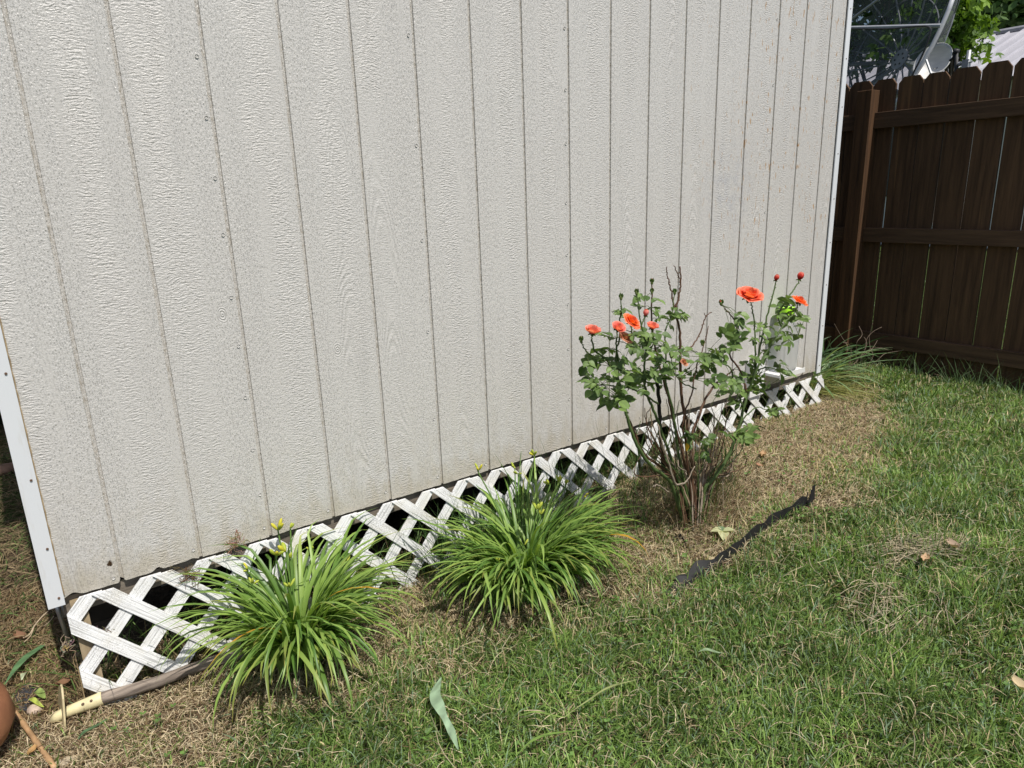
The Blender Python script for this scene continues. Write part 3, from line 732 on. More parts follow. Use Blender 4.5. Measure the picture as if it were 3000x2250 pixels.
cane([(850, 1430, B), (760, 1150, -.48), (735, 960, -.48), (720, 860, -.48), (680, 700, -.48), (690, 520, -.48), (680, 440, -.48), (720, 330, -.48), (735, 215, -.48)], .005, .0016, GREEN)
cane([(850, 1420, B), (800, 1100, -.5), (780, 950, -.5), (830, 790, -.5), (860, 640, -.5), (900, 520, -.5), (930, 400, -.5)], .004, .0014, BROWN, .8, False)
cane([(870, 1430, B), (830, 1080, -.44), (870, 930, -.43), (910, 820, -.42), (960, 740, -.42), (1010, 700, -.42), (1070, 650, -.42)], .006, .003, BROWN)
cane([(890, 1430, B), (900, 1350, -.48), (960, 1270, -.5), (1050, 1130, -.52), (1100, 980, -.53), (1140, 830, -.53), (1180, 700, -.53), (1215, 560, -.53), (1250, 400, -.53), (1290, 250, -.53), (1315, 150, -.53)], .008, .0022, GREEN)
cane([(880, 1430, B), (920, 1330, -.45), (1000, 1200, -.46), (1040, 1150, -.46)], .008, .006, (.16, .07, .03), .3, False)
cane([(1150, 800, -.53), (1205, 650, -.55), (1280, 520, -.56), (1365, 385, -.56), (1415, 330, -.56), (1440, 280, -.56)], .005, .002, GREEN)
cane([(1345, 400, -.56), (1330, 330, -.56), (1390, 230, -.56), (1425, 180, -.56), (1445, 145, -.56)], .0035, .0022, GREEN, .4)
cane([(1190, 640, -.53), (1195, 520, -.52), (1192, 400, -.52), (1180, 310, -.52), (1170, 262, -.52)], .0035, .002, GREEN)
cane([(1150, 780, -.53), (1110, 660, -.5), (1050, 560, -.48), (1100, 470, -.47), (1070, 360, -.47), (1030, 310, -.47), (1003, 275, -.47)], .004, .0016, BROWN)
cane([(1125, 860, -.53), (1075, 740, -.5), (1050, 640, -.5), (960, 600, -.5), (900, 570, -.5)], .0035, .0015, GREEN)
cane([(1100, 960, -.53), (1180, 880, -.55), (1230, 870, -.55), (1290, 890, -.55)], .003, .0012, GREEN)
cane([(1190, 660, -.53), (1260, 640, -.55), (1320, 650, -.55), (1400, 680, -.55)], .003, .0012, GREEN)
cane([(1300, 480, -.56), (1380, 450, -.57), (1440, 455, -.57)], .0025, .0012, GREEN)
cane([(430, 800, -.5), (400, 600, -.5), (415, 480, -.5), (428, 340, -.5), (428, 245, -.5)], .004, .0016, GREEN)
cane([(330, 580, -.5), (280, 540, -.5), (262, 480, -.5), (265, 440, -.5)], .0035, .0018, GREEN)
cane([(330, 590, -.5), (250, 560, -.5), (215, 530, -.5), (200, 485, -.5)], .003, .0014, GREEN)
cane([(420, 620, -.5), (400, 500, -.52), (412, 430, -.52)], .0032, .002, GREEN)
cane([(570, 520, -.48), (590, 460, -.5), (607, 420, -.5)], .003, .0018, GREEN)
cane([(545, 400, -.48), (560, 360, -.48), (570, 340, -.48)], .0025, .0016, GREEN)
cane([(500, 560, -.5), (490, 440, -.5), (492, 385, -.5)], .0025, .0018, GREEN)
cane([(860, 760, -.5), (770, 720, -.5), (720, 640, -.5), (715, 580, -.5)], .0025, .0014, GREEN)
cane([(640, 840, -.47), (500, 760, -.49), (350, 740, -.5), (220, 720, -.51)], .0035, .0014, GREEN)
cane([(470, 900, -.5), (400, 830, -.51), (320, 830, -.52)], .003, .0014, GREEN)
for k in range(60):     # thin dry shoots fanning from the base
    a = random.uniform(-1, 1); tx, ty = 830+a*260+random.uniform(-40, 40), random.uniform(820, 1150)
    cane([(860+a*50, 1430, B+random.uniform(-.05, .05)), (850+a*120, 1280, B), (tx+random.uniform(-30, 30), ty+120, B+random.uniform(-.05, .08)), (tx, ty, B+random.uniform(-.08, .1))], .0032, .0012, random.choice([GREEN, BROWN, GREY, GREY, BROWN, (.18, .13, .08)]), .35, k % 3 == 0, 'shoot')
CANEARR = np.array(CANEPTS)
def inside(x, y, poly):
    c = False; j = len(poly)-1
    for i in range(len(poly)):
        xi, yi = poly[i]; xj, yj = poly[j]
        if (yi > y) != (yj > y) and x < (xj-xi)*(y-yi)/(yj-yi)+xi: c = not c
        j = i
    return c
LV = []
def leaflet(mb, p, d, nrm, L, colr):
    d = d/np.linalg.norm(d); s_ = np.cross(d, nrm); s_ /= np.linalg.norm(s_)+1e-9; n_ = np.cross(s_, d)
    prof_ = [(0, .02), (.12, .26), (.32, .40), (.52, .40), (.74, .27), (.9, .12), (1, .0)]; vs = []
    bend = random.uniform(.08, .3)
    for t, w in prof_:
        c_ = p+d*L*t-n_*L*bend*t*t; lift = n_*L*w*.35
        j = 1+random.uniform(-.06, .06)
        vs += [c_-s_*L*w*.92*j+lift, c_, c_+s_*L*w*.92*j+lift]
    fs = []
    for i in range(len(prof_)-1): a = i*3; fs += [(a, a+1, a+4, a+3), (a+1, a+2, a+5, a+4)]
    mb.add(vs, fs, 0, colr)
def compound(mb, p, target, size, ncol):
    """leaf of five leaflets whose stalk starts at p and ends near target"""
    ax = target-p; Ls = np.linalg.norm(ax)+1e-6; ax = ax/Ls
    nrm = np.array([random.gauss(0, .4)-.05, random.gauss(-.35, .35), 1.0]); nrm -= ax*nrm.dot(ax); nrm /= np.linalg.norm(nrm)
    s_ = np.cross(ax, nrm)
    st = target-ax*size*.9
    mb.tube([p, (p+st)/2+np.array([0, 0, .006]), st, target], [.0012, .001, .0009, .0006], 4, 0, (.09, .13, .035), cap=False)
    for off, sd, sz in ((0., -1, .8), (0., 1, .8), (.55, -1, .9), (.55, 1, .9), (1., 0, 1.1)):
        if off == 0. and random.random() < .35: continue
        q = st+(target-st)*off
        dd = ax if sd == 0 else ax*.45+s_*sd
        dd = dd+np.array([random.gauss(0, .12), random.gauss(0, .12), random.gauss(-.08, .12)])
        t = random.random(); c = tuple((1-t)*a+t*b for a, b in zip((.060, .110, .028), ncol))
        nn = nrm+np.array([random.gauss(0, .25), random.gauss(0, .25), 0])
        leaflet(mb, q, np.array(dd), nn/np.linalg.norm(nn), size*sz*random.uniform(.85, 1.1), c)
FLOW = [(1165, 222, 85), (1450, 256, 60), (1450, 125, 60), (1315, 132, 60), (265, 432, 62), (413, 410, 58), (607, 406, 52), (570, 332, 48), (492, 372, 55), (460, 466, 48), (790, 606, 40), (1255, 310, 48)]
def foliage(poly, n, ymid, yj, size, name='foliage', bright=(.18, .27, .075)):
    mb = MB(); xs_ = [p[0] for p in poly]; ys_ = [p[1] for p in poly]; k = 0
    while k < n:
        zx, zy = random.uniform(min(xs_), max(xs_)), random.uniform(min(ys_), max(ys_))
        if not inside(zx, zy, poly): continue
        if any((zx-fx)**2+((zy-fy)*.9)**2 < fr*fr for fx, fy, fr in FLOW): continue
        T = rp(zx, zy, ymid+random.gauss(0, yj)); dd = np.linalg.norm(CANEARR-T, axis=1); i = int(np.argmin(dd))
        if dd[i] > .13: T = CANEARR[i]+(T-CANEARR[i])*.13/dd[i]
        compound(mb, CANEARR[i], T, size*.86*random.uniform(.75, 1.2), bright); k += 1
    return mb.build(name, M['rose_leaf'], rose, False, color=True)
foliage([(230, 560), (300, 440), (420, 430), (560, 400), (700, 440), (740, 560), (700, 700), (560, 800), (420, 790), (300, 760), (210, 720)], 81, -.49, .07, .036)
foliage([(250, 760), (420, 790), (520, 800), (460, 860), (300, 860)], 11, -.5, .05, .036)
foliage([(390, 330), (560, 210), (640, 220), (790, 280), (790, 400), (640, 430), (420, 420)], 19, -.47, .05, .032)
foliage([(620, 440), (800, 470), (830, 640), (880, 700), (760, 760), (640, 700)], 18, -.47, .06, .033)
foliage([(1090, 330), (1170, 280), (1330, 200), (1400, 260), (1490, 330), (1430, 470), (1330, 560), (1230, 620), (1120, 600), (1040, 500), (960, 420)], 49, -.54, .06, .038)
foliage([(870, 540), (1040, 540), (1200, 600), (1240, 740), (1180, 860), (1060, 850), (980, 780), (950, 680), (870, 640)], 39, -.52, .06, .038)
foliage([(1040, 980), (1200, 960), (1260, 1010), (1150, 1060), (1020, 1040)], 10, -.54, .04, .042)
foliage([(1200, 850), (1320, 880), (1330, 920), (1210, 900)], 4, -.55, .03, .042)
foliage([(1260, 620), (1370, 610), (1420, 690), (1330, 670)], 4, -.55, .03, .045)
foliage([(720, 1000), (850, 980), (1000, 1080), (980, 1150), (760, 1160)], 11, -.48, .07, .032, bright=(.09, .15, .03))
def rose_flower(zx, zy, Y, size, ctype, label, tilt=(0, -.25, 1), openness=1.0):
    size *= .76; c = rp(zx, zy, Y); mb = MB(); ax = Vector(tilt).normalized(); q = ax.to_track_quat('Z', 'Y')
    cols = {'coral': ((.74, .085, .035), (.90, .23, .12)), 'pink': ((.78, .17, .15), (.90, .38, .33)), 'red': ((.55, .035, .030), (.72, .075, .05)), 'orange': ((.82, .10, .015), (.85, .17, .03)), 'faded': ((.42, .12, .07), (.68, .42, .28))}[ctype]
    R_ = size*.5; layers = [(.16, 3, .0), (.30, 4, .12), (.48, 5, .35), (.70, 5, .65), (.95, 6, 1.0), (1.05, 5, 1.3)]
    if openness < .5: layers = layers[:4]
    for li, (rr, npet, op) in enumerate(layers):
        op *= openness
        for k in range(npet):
            a0 = 2*math.pi*(k+li*.37)/npet+random.uniform(-.15, .15); halfw = math.pi/npet*1.25
            vs = []; NU, NV = 6, 5; hgt = R_*(1.15-.25*li/5*openness)*(1.0 if openness > .5 else 1.25); t_ = random.random(); colr = tuple(a*(1-t_)+b*t_ for a, b in zip(*cols))
            for j in range(NV):
                v = j/(NV-1)
                for i in range(NU):
                    u = 2*i/(NU-1)-1
                    prof = math.sin(min(1, v*1.05)*math.pi*.5)
                    r_ = R_*rr*(.35+.65*prof)+R_*op*.40*v**2.2
                    a = a0+u*halfw*(.45+.55*math.sin(v*math.pi*.62+.25))
                    z = hgt*v*(1-.35*op*v)-abs(u)**2.2*hgt*.22*v+(R_*.03*math.sin(u*5+k+li) if v > .8 else 0)
                    z -= R_*.18*max(0, op-.6)*v**3
                    if openness < .42:
                        r_ = R_*(.30+.55*rr)*math.sin(math.pi*(.12+.68*v)); z = hgt*1.15*v-abs(u)**2.2*hgt*.2*v
                    vs.append(c+np.array(q @ Vector((r_*math.cos(a), r_*math.sin(a), z-R_*.35))))
            fs = [(j*NU+i, j*NU+i+1, (j+1)*NU+i+1, (j+1)*NU+i) for j in range(NV-1) for i in range(NU-1)]
            mb.add(vs, fs, 0, colr)
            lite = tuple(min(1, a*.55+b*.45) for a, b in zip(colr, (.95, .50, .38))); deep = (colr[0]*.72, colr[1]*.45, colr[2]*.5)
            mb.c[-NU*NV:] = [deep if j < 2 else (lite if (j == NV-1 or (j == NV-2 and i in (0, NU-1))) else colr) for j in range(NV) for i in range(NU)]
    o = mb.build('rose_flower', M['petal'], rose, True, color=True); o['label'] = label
    mb = MB(); base = c-np.array(ax)*R_*.35
    mb.tube([base-np.array(ax)*R_*.35, base-np.array(ax)*R_*.15, base+np.array(ax)*R_*.02], [.0018, R_*.16, R_*.20], 8, 0, (.06, .11, .03))
    for k in range(5):
        a = k*1.257+.3; d = np.array(q @ Vector((math.cos(a), math.sin(a), -.35))); leaflet(mb, base, d, np.array(ax), R_*.75, (.07, .13, .03))
    mb.build('calyx', M['rose_leaf'], o, False, color=True)
def bud(zx, zy, Y, s_, tip, label, up=(0, 0, 1)):
    c = rp(zx, zy, Y); u = np.array(up, float); u /= np.linalg.norm(u); mb = MB()
    P_ = [c+u*s_*t for t in (-.7, -.45, -.15, .2, .55, .85, 1.05)]
    mb.tube(P_[:5], [s_*.10, s_*.30, s_*.38, s_*.34, s_*.26], 8, 0, (.13, .17, .05)); o = mb.build('rose_bud', M['bark'], rose, True, color=True); o['label'] = label
    mb = MB(); mb.tube(P_[3:], [s_*.30, s_*.25, s_*.14, s_*.02], 7, 0, tip); mb.build('bud_tip', M['petal'], o, True, color=True)
    mb = MB()
    for k in range(5):
        a = k*1.257; leaflet(mb, c-u*s_*.1, np.array([math.cos(a)*.5, math.sin(a)*.5, .9]), np.array([math.cos(a), math.sin(a), 0.]), s_*1.2, (.08, .14, .035))
    mb.build('sepals', M['rose_leaf'], o, False, color=True)
rose_flower(1165, 222, -.52, .088, 'coral', 'large open coral rose, widest flower of the right branch', (-.15, -.45, 1), .82)
rose_flower(1450, 256, -.56, .060, 'orange', 'open orange rose at the far right of the bush', (.2, -.4, .8), .95)
rose_flower(1450, 125, -.56, .046, 'red', 'half open red rose at the top right of the bush', (.25, -.2, 1), .35)
rose_flower(1315, 132, -.53, .036, 'red', 'small round red rose on the highest right stem', (0, -.3, 1), .22)
rose_flower(265, 432, -.55, .048, 'pink', 'pink rose at the far left of the bush', (0, -.3, 1), .5)
rose_flower(413, 410, -.55, .046, 'pink', 'pale pink rose near the middle of the left cluster', (0, -.6, .8), .55)
rose_flower(607, 406, -.55, .040, 'pink', 'small pink rose at the right of the left cluster', (0, -.4, 1), .5)
rose_flower(570, 332, -.55, .034, 'pink', 'small pink rose above the left cluster', (-.2, -.3, 1), .4)
rose_flower(492, 372, -.55, .056, 'orange', 'orange rose half hidden behind a green leaf', (.2, -.5, .6), 1.0)
rose_flower(460, 466, -.55, .042, 'faded', 'faded browning rose below the pink ones', (.1, -.6, .8), 1.0)
rose_flower(790, 606, -.47, .030, 'faded', 'withered tan rose in the middle of the bush', (.1, -.6, .6), 1.0)
bud(605, 150, -.44, .013, (.42, .05, .04), 'red tipped bud at the top of the left side')
bud(517, 210, -.48, .013, (.42, .05, .04), 'red tipped bud above the orange rose')
bud(428, 238, -.50, .013, (.16, .19, .05), 'green bud at the upper left')
bud(605, 205, -.44, .012, (.14, .09, .05), 'small brownish bud under the top red one')
bud(735, 208, -.48, .013, (.15, .18, .05), 'green bud beside the tall bare cane')
bud(200, 482, -.50, .013, (.25, .22, .08), 'yellow green bud at the far left')
bud(1000, 272, -.47, .015, (.50, .08, .05), 'red and green bud at the left of the right branch', (-.5, 0, 1))
bud(893, 500, -.50, .013, (.40, .34, .14), 'yellowish bud in the gap between both halves')
bud(715, 570, -.50, .014, (.72, .16, .08), 'small coral bud in the middle of the bush')
bud(428, 330, -.50, .010, (.14, .18, .05), 'tiny green bud on the upper left stem')
mb = MB(); leaflet(mb, rp(800, 1070, -.52), np.array([0, -.2, -1.]), np.array([0, -1., .2]), .03, (.62, .36, .02)); o = mb.build('yellow_leaf', M['rose_leaf'], rose, color=True)

# ------------------------------------------------------------------ fence
FX = 4.262; ztop = 1.56
fence = empty('wooden_fence', (FX, .3, -.15), 'dark brown dog eared picket fence with three rails right of the shed', 'fence')
js = [at for at in ()]
joints = [atx(px, py, FX)[1] for px, py in ((2632, 224), (2708.6, 219), (2786, 211), (2875.6, 206), (2969, 195))]
base_w = .1445; ys_ = [joints[0]]
for j in joints[1:]: ys_.append(j)
while ys_[0] < 2.6: ys_.insert(0, ys_[0]+base_w)
while ys_[-1] > -2.8: ys_.append(ys_[-1]-base_w)
tops = {0: 1.548}
k0 = min(range(len(ys_)), key=lambda i: abs(ys_[i]-joints[0]))
GAPS = {-1: (.009, .010), 0: (.015, .008), 1: (.006, .007), 2: (.007, .0095), 3: (.0095, .005), 4: (.0105, .006), 5: (.007, .011), 6: (.01, .01), -2: (.006, .006), -3: (.008, .005)}
for i in range(len(ys_)-1):
    ya, yb = ys_[i], ys_[i+1]; gl = GAPS.get(i-k0, (random.uniform(.003, .006), random.uniform(.003, .008))); gr_ = GAPS.get(i-k0+1, (.004, .004)); gl2, gr2 = [(a/2, b/2) for a, b in (gl, gr_)]
    z1 = 1.565+random.uniform(-.008, .008); zb = float(ground_z(FX, ya))-.04
    c_ = .032
    poly = [(yb+gr2[1], zb), (ya-gl2[1], zb), (ya-gl2[0], z1-c_), (ya-gl2[0]-c_*.8, z1), (yb+gr2[0]+c_*.8, z1), (yb+gr2[0], z1-c_)]
    xo = random.uniform(-.0015, .0015)
    mb = MB(); mb.prism(poly, 'x', FX+xo, FX+xo+.016); mb.build('picket', M['fence'], fence)
y_end, y_beg = -2.9, 2.7
postY = (.262+.335)/2
rails = [(1.335, .09), (.672, .085), (.03, .085)]
for zc_, h in rails:
    for ya, yb in ((y_end, .262), (.352, y_beg)):
        mb = MB()
        n_ = 14; vs = []
        mb.box((FX-.040, ya, zc_-h/2), (FX-.003, yb, zc_+h/2))
        o = mb.build('rail', M['fence_rail'], fence); bv = o.modifiers.new('b', 'BEVEL'); bv.width = .002; bv.segments = 1
for yc in (.307, 2.65, -2.35):
    mb = MB(); mb.box((FX-.095, yc-.045, -.5), (FX-.005, yc+.045, 1.505)); o = mb.build('post', M['fence_post'], fence)
    bv = o.modifiers.new('b', 'BEVEL'); bv.width = .002; bv.segments = 1

# ------------------------------------------------------------------ tool lying against the lattice
pR, pM, pL, pE = atg(735, 1908, .030), atg(297, 2046, .034), atg(190, 2088, .026), atg(150, 2112, .014)
hoe = empty('garden_hoe', tuple(atg(297, 2046, 0)), 'old garden tool with weathered wooden handle and cream socket lying along the lattice', 'garden tool')
pl = cat_rom([pR, pR*.66+pM*.34+np.array([0, .004, .002]), pR*.33+pM*.67+np.array([0, -.004, -.001]), pM], 6)
mb = MB(); mb.tube([p+RNG.normal(0, .0007, 3) for p in pl], list(np.linspace(.0145, .0165, len(pl))), 14); mb.build('handle', M['handle'], hoe, True)
mb = MB(); mb.tube([pM+(pM-pL)*.04, pM, pM*.5+pL*.5, pL, pL*.5+pE*.5, pE], [.0172, .0178, .0160, .0140, .015, .008], 16); sk_ = mb.build('socket', M['cream'], hoe, True)
d_ = (pL-pM)/np.linalg.norm(pL-pM); toC = CAM-pM; toC /= np.linalg.norm(toC)
for t in (.020, .040):
    q = pM+d_*t; nrm = (toC-d_*toC.dot(d_)+np.array([0, 0, .3])); nrm -= d_*nrm.dot(d_); nrm /= np.linalg.norm(nrm)
    mb = MB(); mb.tube([q+nrm*.0155, q+nrm*.0190], [.0042, .003], 10); mb.build('rivet', M['rust'], sk_, True)
bt, bb = at(181, 2012, pL[1]-.01), at(190, 2185, pL[1]-.03)
v = (bt-bb); L_ = np.linalg.norm(v); v /= L_; dpt = (pL-CAM); dpt[2] = 0; dpt /= np.linalg.norm(dpt); sx = np.cross(v, dpt); sx /= np.linalg.norm(sx); dpt = np.cross(sx, v)
mb = MB(); th = .0022; cen = (bt+bb)/2
vs = []; prof_ = [(-.5, .02), (-.35, .05), (0, .06), (.35, .04), (.5, .01)]
for t, dd in prof_:
    w_ = th*(1.6 if t < 0 else 1.0)
    for s1, s2 in ((-1, -1), (1, -1), (1, 1), (-1, 1)): vs.append(cen+v*L_*t+sx*w_*s1+dpt*(dd*.5*s2+(.0 if s2 < 0 else dd)))
fs = [(i*4+j, i*4+(j+1) % 4, (i+1)*4+(j+1) % 4, (i+1)*4+j) for i in range(4) for j in range(4)]+[(3, 2, 1, 0), (16, 17, 18, 19)]
mb.add(vs, fs); mb.build('blade', simple('pale_worn_blade', (.42, .35, .20), .6, .3), hoe)

# ------------------------------------------------------------------ small things on the ground
# pot
pc = at(-170, 2160, -.06)
pot = empty('terracotta_pot', (pc[0], pc[1], float(ground_z(pc[0], pc[1]))), 'round terracotta pot cut off by the lower left edge of the photo', 'pot')
g0 = float(ground_z(pc[0], pc[1]))-.005; mb = MB()
H0 = pc[2]-g0
mb.lathe([(.001, 0), (.085, 0), (.10, .02), (.13, H0*.55), (.148, H0), (.140, H0+.06), (.112, H0+.10), (.095, H0+.115), (.100, H0+.135), (.108, H0+.14), (.100, H0+.142), (.088, H0+.125), (.085, H0+.1), (.10, H0), (.07, .03), (.001, .03)], (pc[0], pc[1], g0), 48)
mb.build('pot_body', M['terracotta'], pot, True)
# cane stick
a, b = atg(40, 2080, .012), atg(162, 2252, .012); mb = MB()
pl = [a+(b-a)*t for t in np.linspace(0, 1, 15)]
mb.tube(pl, [.0062+(.0012 if i % 4 == 0 else 0) for i in range(15)], 10)
tag(mb.build('cane_stick', simple('brown_cane', (.36, .22, .11), .6, .3, (30, 30, 30)), None, True), 'brown cane stick on the dirt between terracotta pot and hoe', 'stick')
# anchor rods below trim
rod = empty('metal_anchor', (-.16, .05, -.34), 'thin galvanised rods coming down below the left corner trim', 'metal rod')
mb = MB(); mb.tube([at(163, 1765, .04), at(174, 1800, .045), at(200, 1875, .05)], [.0055, .0055, .0052], 10); mb.build('rod', M['steel'], rod, True)
mb = MB(); mb.tube([at(184, 1765, .05), at(191, 1806, .05)], .0055, 10); mb.build('rod', M['steel'], rod, True)
# strap leaves lying about
def fallen_leaf(pts, wpx, colr, label, cat='leaf', up=.03, fold=.10, name='fallen_leaf', group=None, bumps=None):
    W_ = cat_rom([atg(px, py, up) for px, py in pts], 6); P_ = np.array(W_)[None]; K = P_.shape[1]
    P_[0, :, 2] += .006*np.sin(np.linspace(0, 5, K))
    T = P_[0, -1]-P_[0, 0]; s_ = np.cross(T, [0, 0, 1.]); s_ /= np.linalg.norm(s_)
    wd = np.interp(np.linspace(0, 1, K), np.linspace(0, 1, len(wpx)), wpx)[None]
    V, F, C = ribbons(P_, wd, s_[None], np.array([colr]), fold)
    c = np.array(colr)[None]*(1+.22*np.sin(np.arange(len(V))*1.7)+RNG.normal(0, .10, len(V)))[:, None]; c = np.clip(c, 0, 1)
    return tag(np_mesh(name, V, F, c, M['lily'], None, True), label, cat, group)
fallen_leaf([(1292, 1985), (1275, 2040), (1292, 2085), (1318, 2130), (1342, 2190)], [.004, .026, .032, .016, .020, .003], (.30, .42, .27), 'pale grey green strap leaf lying alone on the lawn at the bottom', up=.055, fold=.05, group='cut strap leaves')
fallen_leaf([(14, 2005), (55, 1955), (90, 1915), (125, 1885)], [.002, .020, .024, .015], (.13, .25, .11), 'dark green cut strap leaf on bare dirt above the terracotta pot', group='cut strap leaves')
fallen_leaf([(228, 2166), (262, 2140), (312, 2100)], [.003, .011, .012, .003], (.09, .17, .08), 'short green strap leaf on straw below the hoe', up=.02, group='cut strap leaves')
fallen_leaf([(2045, 1910), (2080, 1908), (2118, 1907)], [.001, .012, .010, .001], (.28, .38, .22), 'small pale green leaf lying flat on the lawn right of center', up=.05, group='cut strap leaves')
fallen_leaf([(1655, 2100), (1720, 2060), (1790, 2010), (1865, 1985)], [.002, .004, .007, .002], (.30, .33, .14), 'long thin bent grass blade lying on the middle of the lawn', up=.06, fold=.1)
fallen_leaf([(1510, 2215), (1570, 2170), (1640, 2145), (1705, 2132)], [.002, .008, .006, .002], (.17, .27, .06), 'thin arched green blade on the lawn near the bottom edge', up=.06)
fallen_leaf([(1515, 2100), (1580, 2090), (1655, 2095)], [.001, .006, .003], (.22, .32, .08), 'thin light green blade meeting the long bent blade on the lawn', up=.055)
def curled(px, py, L, w, colr, label, az=0., up=.02):
    p = atg(px, py, up); mb = MB(); n_ = 6; vs = []
    for i in range(n_):
        t = i/(n_-1)-.5
        for j in range(4):
            u = j/3-.5; ww = w*math.cos(t*2.6); vs.append((p[0]+math.cos(az)*L*t-math.sin(az)*ww*u, p[1]+math.sin(az)*L*t+math.cos(az)*ww*u, p[2]+.02*L/.04*(u*u*1.8+t*t)*w/.03+random.uniform(0, .002)))
    mb.add(vs, [(i*4+j, i*4+j+1, (i+1)*4+j+1, (i+1)*4+j) for i in range(n_-1) for j in range(3)], 0, colr)
    return tag(mb.build('dead_leaf', M['straw'], None, True, color=True), label, 'dead leaf', 'fallen dead leaves')
curled(2235, 1335, .05, .03, (.42, .27, .15), 'curled tan leaf on the straw right of the rose bush', .4)
curled(2225, 1365, .035, .02, (.40, .22, .14), 'small reddish dead leaf on the straw below the curled tan one', 1.4)
curled(2710, 1640, .045, .025, (.45, .30, .18), 'tan dead leaf below the larger hay pile', .2, .04)
curled(2790, 1600, .05, .03, (.40, .30, .22), 'greyish dead leaf at the right end of the larger hay pile', 1.1, .04)
curled(95, 2200, .03, .018, (.40, .24, .10), 'yellow brown dead leaf beside the cane stick', 1.0)
curled(2990, 2015, .05, .03, (.50, .40, .25), 'pale dead leaf on the lawn at the right edge', 1.2, .05)
curled(190, 2005, .045, .03, (.20, .11, .06), 'dark brown dead leaf on dirt left of the lattice', .3)
curled(60, 1870, .05, .03, (.22, .12, .07), 'brown dead leaf on the dirt left of the trim', 2.0)
# pale bit, green scraps, stone, slab
fallen_leaf([(64, 1992), (72, 1975), (78, 1962)], [.004, .014, .012, .003], (.50, .56, .36), 'tiny white green leaf scrap on bare dirt below the dark green strap leaf', up=.02)
fallen_leaf([(84, 2048), (105, 2058), (128, 2066)], [.004, .014, .010, .002], (.42, .50, .10), 'lime yellow leaf scrap beside the walnut like stone', up=.03)
fallen_leaf([(98, 2032), (115, 2030), (132, 2040)], [.003, .022, .020, .004], (.26, .36, .10), 'soft green leaf scrap behind the lime yellow one', up=.03)
p = atg(103, 2078, .012); mb = MB(); vs = []
me = bpy.data.meshes.new('stone')
import bmesh
def blob(name, p, r, mat, label, cat, sq=(1, 1, .75), seed=0):
    bm = bmesh.new(); bmesh.ops.create_icosphere(bm, subdivisions=3, radius=r)
    for v_ in bm.verts:
        c_ = v_.co.copy()/r; k = 1+.07*math.sin(c_.x*9+seed)*math.sin(c_.y*8+c_.z*7)+.03*math.sin(c_.z*23+c_.x*17)
        v_.co = Vector((v_.co.x*k*sq[0], v_.co.y*k*sq[1], v_.co.z*k*sq[2]))
    me = bpy.data.meshes.new(name); bm.to_mesh(me); bm.free(); me.transform(Matrix.Translation(Vector(p)))
    return tag(link(name, me, mat, None, True), label, cat)
blob('stone', p, .019, simple('pale_stone', (.42, .33, .26), .8, .3, (90, 90, 90), .002), 'small round pale stone on the dirt beside the terracotta pot', 'stone')
blob('stone', atg(272, 2050, .0)+np.array([.03, -.01, .004]), .045, simple('tan_rock', (.36, .30, .21), .85, .2, (40, 40, 40), .002), 'flat tan rock half buried under the hoe handle', 'stone', (1.3, .7, .35), 2)
blob('stone', atg(185, 2235, .005), .022, simple('buff_rock', (.40, .34, .24), .85, .2, (60, 60, 60), .002), 'flat buff stone in the grass at the end of the cane stick', 'stone', (1.2, .8, .4), 4)
blob('stone', atg(20, 1375, .02), .05, simple('brown_rock', (.20, .12, .08), .85, .3, (30, 30, 30), .003), 'reddish brown rock on the dirt behind the shed corner', 'stone', (1.3, .9, .6), 5)
mb = MB(); q = [atg(px, py, .006) for px, py in ((40, 2040), (75, 2010), (110, 2015), (120, 2045), (92, 2090), (60, 2085))]
q2 = [a_+np.array([0, 0, .006]) for a_ in q]; n_ = len(q)
mb.add(q+q2, [tuple(range(n_))[::-1], tuple(range(n_, 2*n_))]+[(i, (i+1) % n_, n_+(i+1) % n_, n_+i) for i in range(n_)])
tag(mb.build('slate_piece', simple('dark_slate', (.035, .038, .045), .6, .3, (60, 60, 60), .001)), 'flat black slate piece on the dirt beside the terracotta pot', 'slate')
# dry twig left of trim
tw = [(55, 1875), (85, 1860), (100, 1835), (122, 1808), (142, 1790)]
mb = MB(); mb.tube(cat_rom([atg(px, py, .02+.01*i) for i, (px, py) in enumerate(tw)], 5), .002, 6); mb.tube(cat_rom([atg(100, 1835, .04), atg(90, 1862, .03), atg(70, 1882, .02)], 4), .0014, 5)
mb.tube(cat_rom([atg(128, 1834, .03), atg(140, 1826, .04), atg(158, 1805, .06)], 4), .0016, 5)
tag(mb.build('dry_twig', simple('pale_twig', (.42, .33, .22), .8, .2), None, True), 'pale dry forked twig on the dirt left of the corner trim', 'twig')
# root tangles at the siding edge
def tangle(px, py, Y_, r, n_, colr, label):
    p = at(px, py, Y_); mb = MB()
    for k in range(n_):
        a_ = p+RNG.normal(0, r*.35, 3)*np.array([1, .25, 1]); pts = [a_]
        for j in range(4): pts.append(pts[-1]+RNG.normal(0, r*.42, 3)*np.array([1, .3, 1]))
        pts = [np.array([q[0], min(q[1], -.022), q[2]]) for q in pts]
        mb.tube(cat_rom(pts, 3), .0007, 4, 0, tuple(c*random.uniform(.6, 1.3) for c in colr), cap=False)
    return tag(mb.build('root_tangle', M['straw'], None, False, color=True), label, 'dry weeds', 'dry weed tangles on the lattice')
tangle(690, 1590, -.03, .022, 34, (.30, .21, .13), 'dry weed tangle against the siding edge above the smaller daylily')
tangle(560, 1680, -.03, .024, 34, (.16, .09, .05), 'dark brown weed tangle at the top of the second lattice peak')
tangle(310, 1850, -.03, .014, 20, (.16, .10, .06), 'small brown weed tangle on a lattice crossing left of the rest')
tangle(195, 1890, -.03, .018, 18, (.42, .33, .21), 'pale weed tangle beside the wooden stake at the lattice end')
